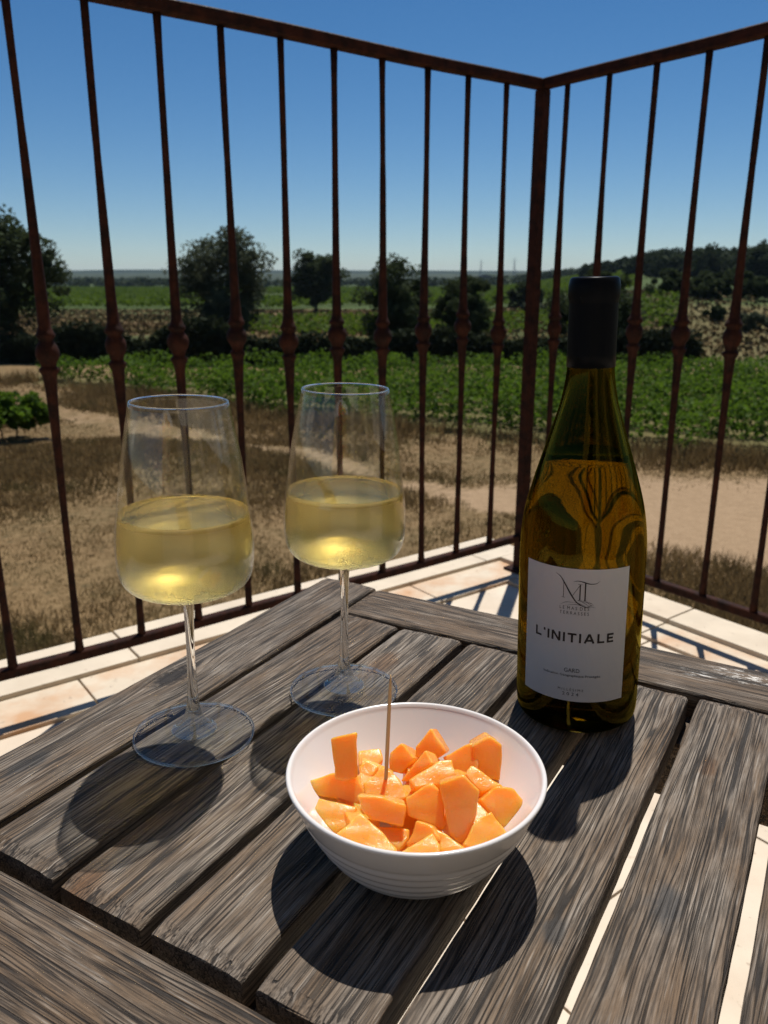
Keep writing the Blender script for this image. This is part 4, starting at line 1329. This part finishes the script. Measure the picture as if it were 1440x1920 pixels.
CH = [
    ('upright melon slab standing tallest at the left of the pile', [(308, 372), (436, 340), (438, 560), (385, 582), (330, 570)], .056, FACE, .009, (0, -.001)),
    ('long melon block lying under the upright slab at the left', [(203, 572), (310, 540), (440, 545), (472, 640), (440, 692), (210, 640)], .040, (-.2, -.8, .55), .018),
    ('small melon cube at the back, right of the upright slab', [(438, 425), (550, 418), (562, 478), (530, 510), (440, 500)], .040, UPN, .016),
    ('small pale melon piece beside the upright slab, behind the skewered one', [(440, 505), (480, 474), (543, 505), (505, 560), (460, 575)], .042, UPN, .014),
    ('melon piece with dark side right behind the wooden pick', [(590, 440), (652, 395), (714, 465), (650, 545), (588, 530)], .044, (-.35, -.75, .55), .018),
    ('melon wedge pierced by the wooden pick', [(465, 585), (565, 502), (640, 562), (682, 655), (640, 672), (470, 640)], .047, UPN, .016),
    ('thin melon wedge leaning in the middle behind the long slab', [(640, 580), (765, 425), (800, 492), (690, 575)], .048, LEFT, .012),
    ('highest melon wedge at the back centre of the bowl', [(716, 410), (792, 320), (868, 440), (810, 482), (715, 462)], .048, (-.25, -.85, .45), .017),
    ('long flat melon slab with a bright top in the middle', [(680, 570), (830, 480), (895, 470), (917, 545), (830, 592), (715, 612)], .051, UPN, .012),
    ('melon block lying at the back right against the big cube', [(845, 462), (990, 390), (1020, 470), (1015, 545), (920, 552)], .044, (-.3, -.7, .6), .018),
    ('big melon cube at the back right standing on edge', [(985, 410), (1075, 360), (1140, 405), (1125, 580), (1030, 545), (1000, 470)], .047, FACE, .020),
    ('melon wedge lying in front of the big back right cube', [(955, 545), (985, 495), (1140, 600), (1035, 637)], .046, UPN, .015),
    ('round sided melon chunk at the far right of the bowl', [(1025, 665), (1110, 602), (1190, 612), (1242, 665), (1205, 780), (1165, 832), (1085, 740)], .040, (.15, -.75, .62), .020),
    ('tall five sided melon slab leaning upright at the centre right', [(830, 590), (950, 548), (1030, 620), (990, 860), (930, 880), (880, 835)], .052, FACE, .011),
    ('melon chunk with pointed top in the centre of the bowl', [(665, 655), (795, 585), (850, 640), (862, 775), (850, 815), (680, 745)], .050, (-.1, -.8, .58), .018),
    ('wet glossy deep orange melon slab in front of the pick', [(430, 645), (560, 655), (675, 690), (660, 800), (500, 770), (460, 720)], .052, (-.05, -.88, .46), .012),
    ('melon chunk in the left front below the long block', [(230, 700), (250, 655), (440, 700), (400, 790), (330, 835), (235, 760)], .036, UPN, .018),
    ('narrow melon sliver against the left wall of the bowl', [(198, 640), (215, 630), (245, 690), (228, 745), (205, 700)], .034, LEFT, .010),
    ('large triangular melon piece at the front left', [(335, 835), (450, 725), (525, 790), (632, 905), (620, 930), (470, 905)], .046, UPN, .016),
    ('small pale melon piece low at the front between two wedges', [(520, 792), (690, 808), (690, 850), (640, 912), (570, 860)], .040, UPN, .014),
    ('small melon wedge above the front centre piece', [(670, 890), (720, 765), (800, 795), (835, 860), (740, 880)], .044, (-.4, -.65, .6), .014),
    ('melon piece at the very front centre touching the rim', [(632, 925), (800, 825), (835, 880), (835, 942), (720, 942)], .045, UPN, .016),
    ('bright yellow orange melon strip at the front right of centre', [(805, 800), (870, 830), (972, 915), (950, 940), (835, 940), (830, 870)], .043, UPN, .014),
    ('square melon chunk at the front right of the bowl', [(945, 885), (1010, 760), (1085, 722), (1165, 835), (1060, 890), (990, 915)], .045, (.1, -.6, .78), .018),
    ('tiny melon piece showing deep in the gap at the centre', [(645, 600), (690, 580), (715, 620), (690, 660)], .038, UPN, .014),
]
for c in CH: chunk(*c)
# deeper pieces that carry the pile and show in its gaps
DEEP = [(-.022, .012), (.004, .022), (.028, .010), (-.030, -.012), (-.004, -.006), (.024, -.016), (.000, -.034), (.042, -.004)]
DN = ['deep melon cube in the shaded gap at the left back', 'deep melon cube in the shaded gap at the back centre', 'deep melon cube in the shaded gap at the back right', 'deep melon cube under the left front pieces',
      'deep melon cube in the dark gap at the bowl centre', 'deep melon cube in the gap under the tall slab', 'deep melon cube under the front pieces', 'deep melon cube in the gap by the right wall']
for (dx, dy), lb in zip(DEEP, DN):
    bm = bmesh.new(); box_bm(bm, .021, .018, .016, (0, 0, 0), .001, 2)
    for v in bm.verts: v.co.x *= 1 + .25 * v.co.y / .009
    o = add('melon_chunk', bm_mesh('melon_chunk', bm), MAT['melon'], None, (WX + dx, WY + dy, TZ + 0.0320 + (-.0045 if math.hypot(dx, dy) > .03 else 0)), (random.uniform(-.3, .3), random.uniform(-.3, .3), random.uniform(0, 3)))
    tag(o, lb, 'melon', 'melon chunks in the white bowl')

pb = on_z(*kpx((574, 590)), TZ + 0.046)
pt = on_y(*kpx((598, 64)), pb[1] + 0.004)
bm = bmesh.new()
pd = Vector(pt) - Vector(pb)
tube(bm, [Vector((0, 0, 0)) - pd * 0.10, Vector((0, 0, 0)), pd * 0.35, pd * 0.80, pd * 0.95, pd], [.0004, .0010, .00105, .00095, .0006, .0002], 10)
o = add('wooden_pick', bm_mesh('wooden_pick', bm, True), MAT['pick'], None, tuple(pb))
tag(o, 'thin wooden cocktail pick standing in a melon wedge', 'pick')

# ------------------------------------------------------------------ house behind the viewer, added only to light the terrace from behind
def unseen_house():
    root = empty('unseen_house', LRp(1.6, 3.55, 0), LROT)
    tag(root, 'added pale plastered farmhouse with grey shutters, unseen behind the terrace, for fill light', 'unseen_house')
    t = NT('lime_plaster')
    P = t.n('NewGeometry').outputs['Position']
    v = t.n('TexVoronoi'); t.put(v.inputs['Vector'], P); v.inputs['Scale'].default_value = 4.0
    c = t.mix(t.ramp(t.noise(P, 5, 5), 0.3, 0.7), (0.58, 0.49, 0.37), (0.68, 0.59, 0.46))
    wallm = t.done(t.bsdf(c, 0.9, Normal=t.bump(v.outputs['Distance'], 0.25, 0.01)))
    shut = m_plain('shutter_paint', (0.12, 0.15, 0.16), 0.6); dark = m_plain('dark_pane', (0.02, 0.02, 0.022), 0.1); roofm = m_plain('clay_tile', (0.30, 0.13, 0.07), 0.8, 0.2)
    sg = _ysign
    def bx(name, sx, sy, sz, c, m, parent=root, bv=0.004):
        bm = bmesh.new(); box_bm(bm, sx, sy, sz, (0, 0, 0), bv, 1)
        return add(name, bm_mesh(name, bm), m, parent, c)
    bx('wall', 8.4, 0.5, 9.2, (0, sg * 0.25, 0.8), wallm)
    bx('door', 1.1, 0.08, 2.2, (-0.4, -sg * 0.02, 1.1), shut)
    for u in (-2.4, 1.7):
        w = bx('window', 1.0, 0.06, 1.2, (u, -sg * 0.01, 1.55), dark)
        for e in (-0.78, 0.78): bx('shutter', 0.5, 0.05, 1.3, (u + e, -sg * 0.03, 1.55), shut)
    rf = bx('roof', 8.8, 1.5, 0.14, (0, sg * 0.45, 5.55), roofm)
    rf.rotation_euler = (sg * R(14), 0, 0)
unseen_house()

# ------------------------------------------------------------------ haze
def haze():
    bm = bmesh.new(); box_bm(bm, 13400, 13400, 130, (0, 2000, GZ - 8 + 65))
    me = bm_mesh('haze', bm)
    m = bpy.data.materials.new('summer_haze'); m.use_nodes = True
    nt = m.node_tree; nt.nodes.clear()
    o = nt.nodes.new('ShaderNodeOutputMaterial'); v = nt.nodes.new('ShaderNodeVolumePrincipled')
    v.inputs['Color'].default_value = (0.55, 0.72, 0.95, 1); v.inputs['Density'].default_value = 0.000065; v.inputs['Anisotropy'].default_value = 0.0
    nt.links.new(v.outputs[0], o.inputs['Volume'])
    ob = add('haze', me, m)
    tag(ob, 'thin bluish summer haze over the whole valley', 'haze', None, 'stuff')
haze()
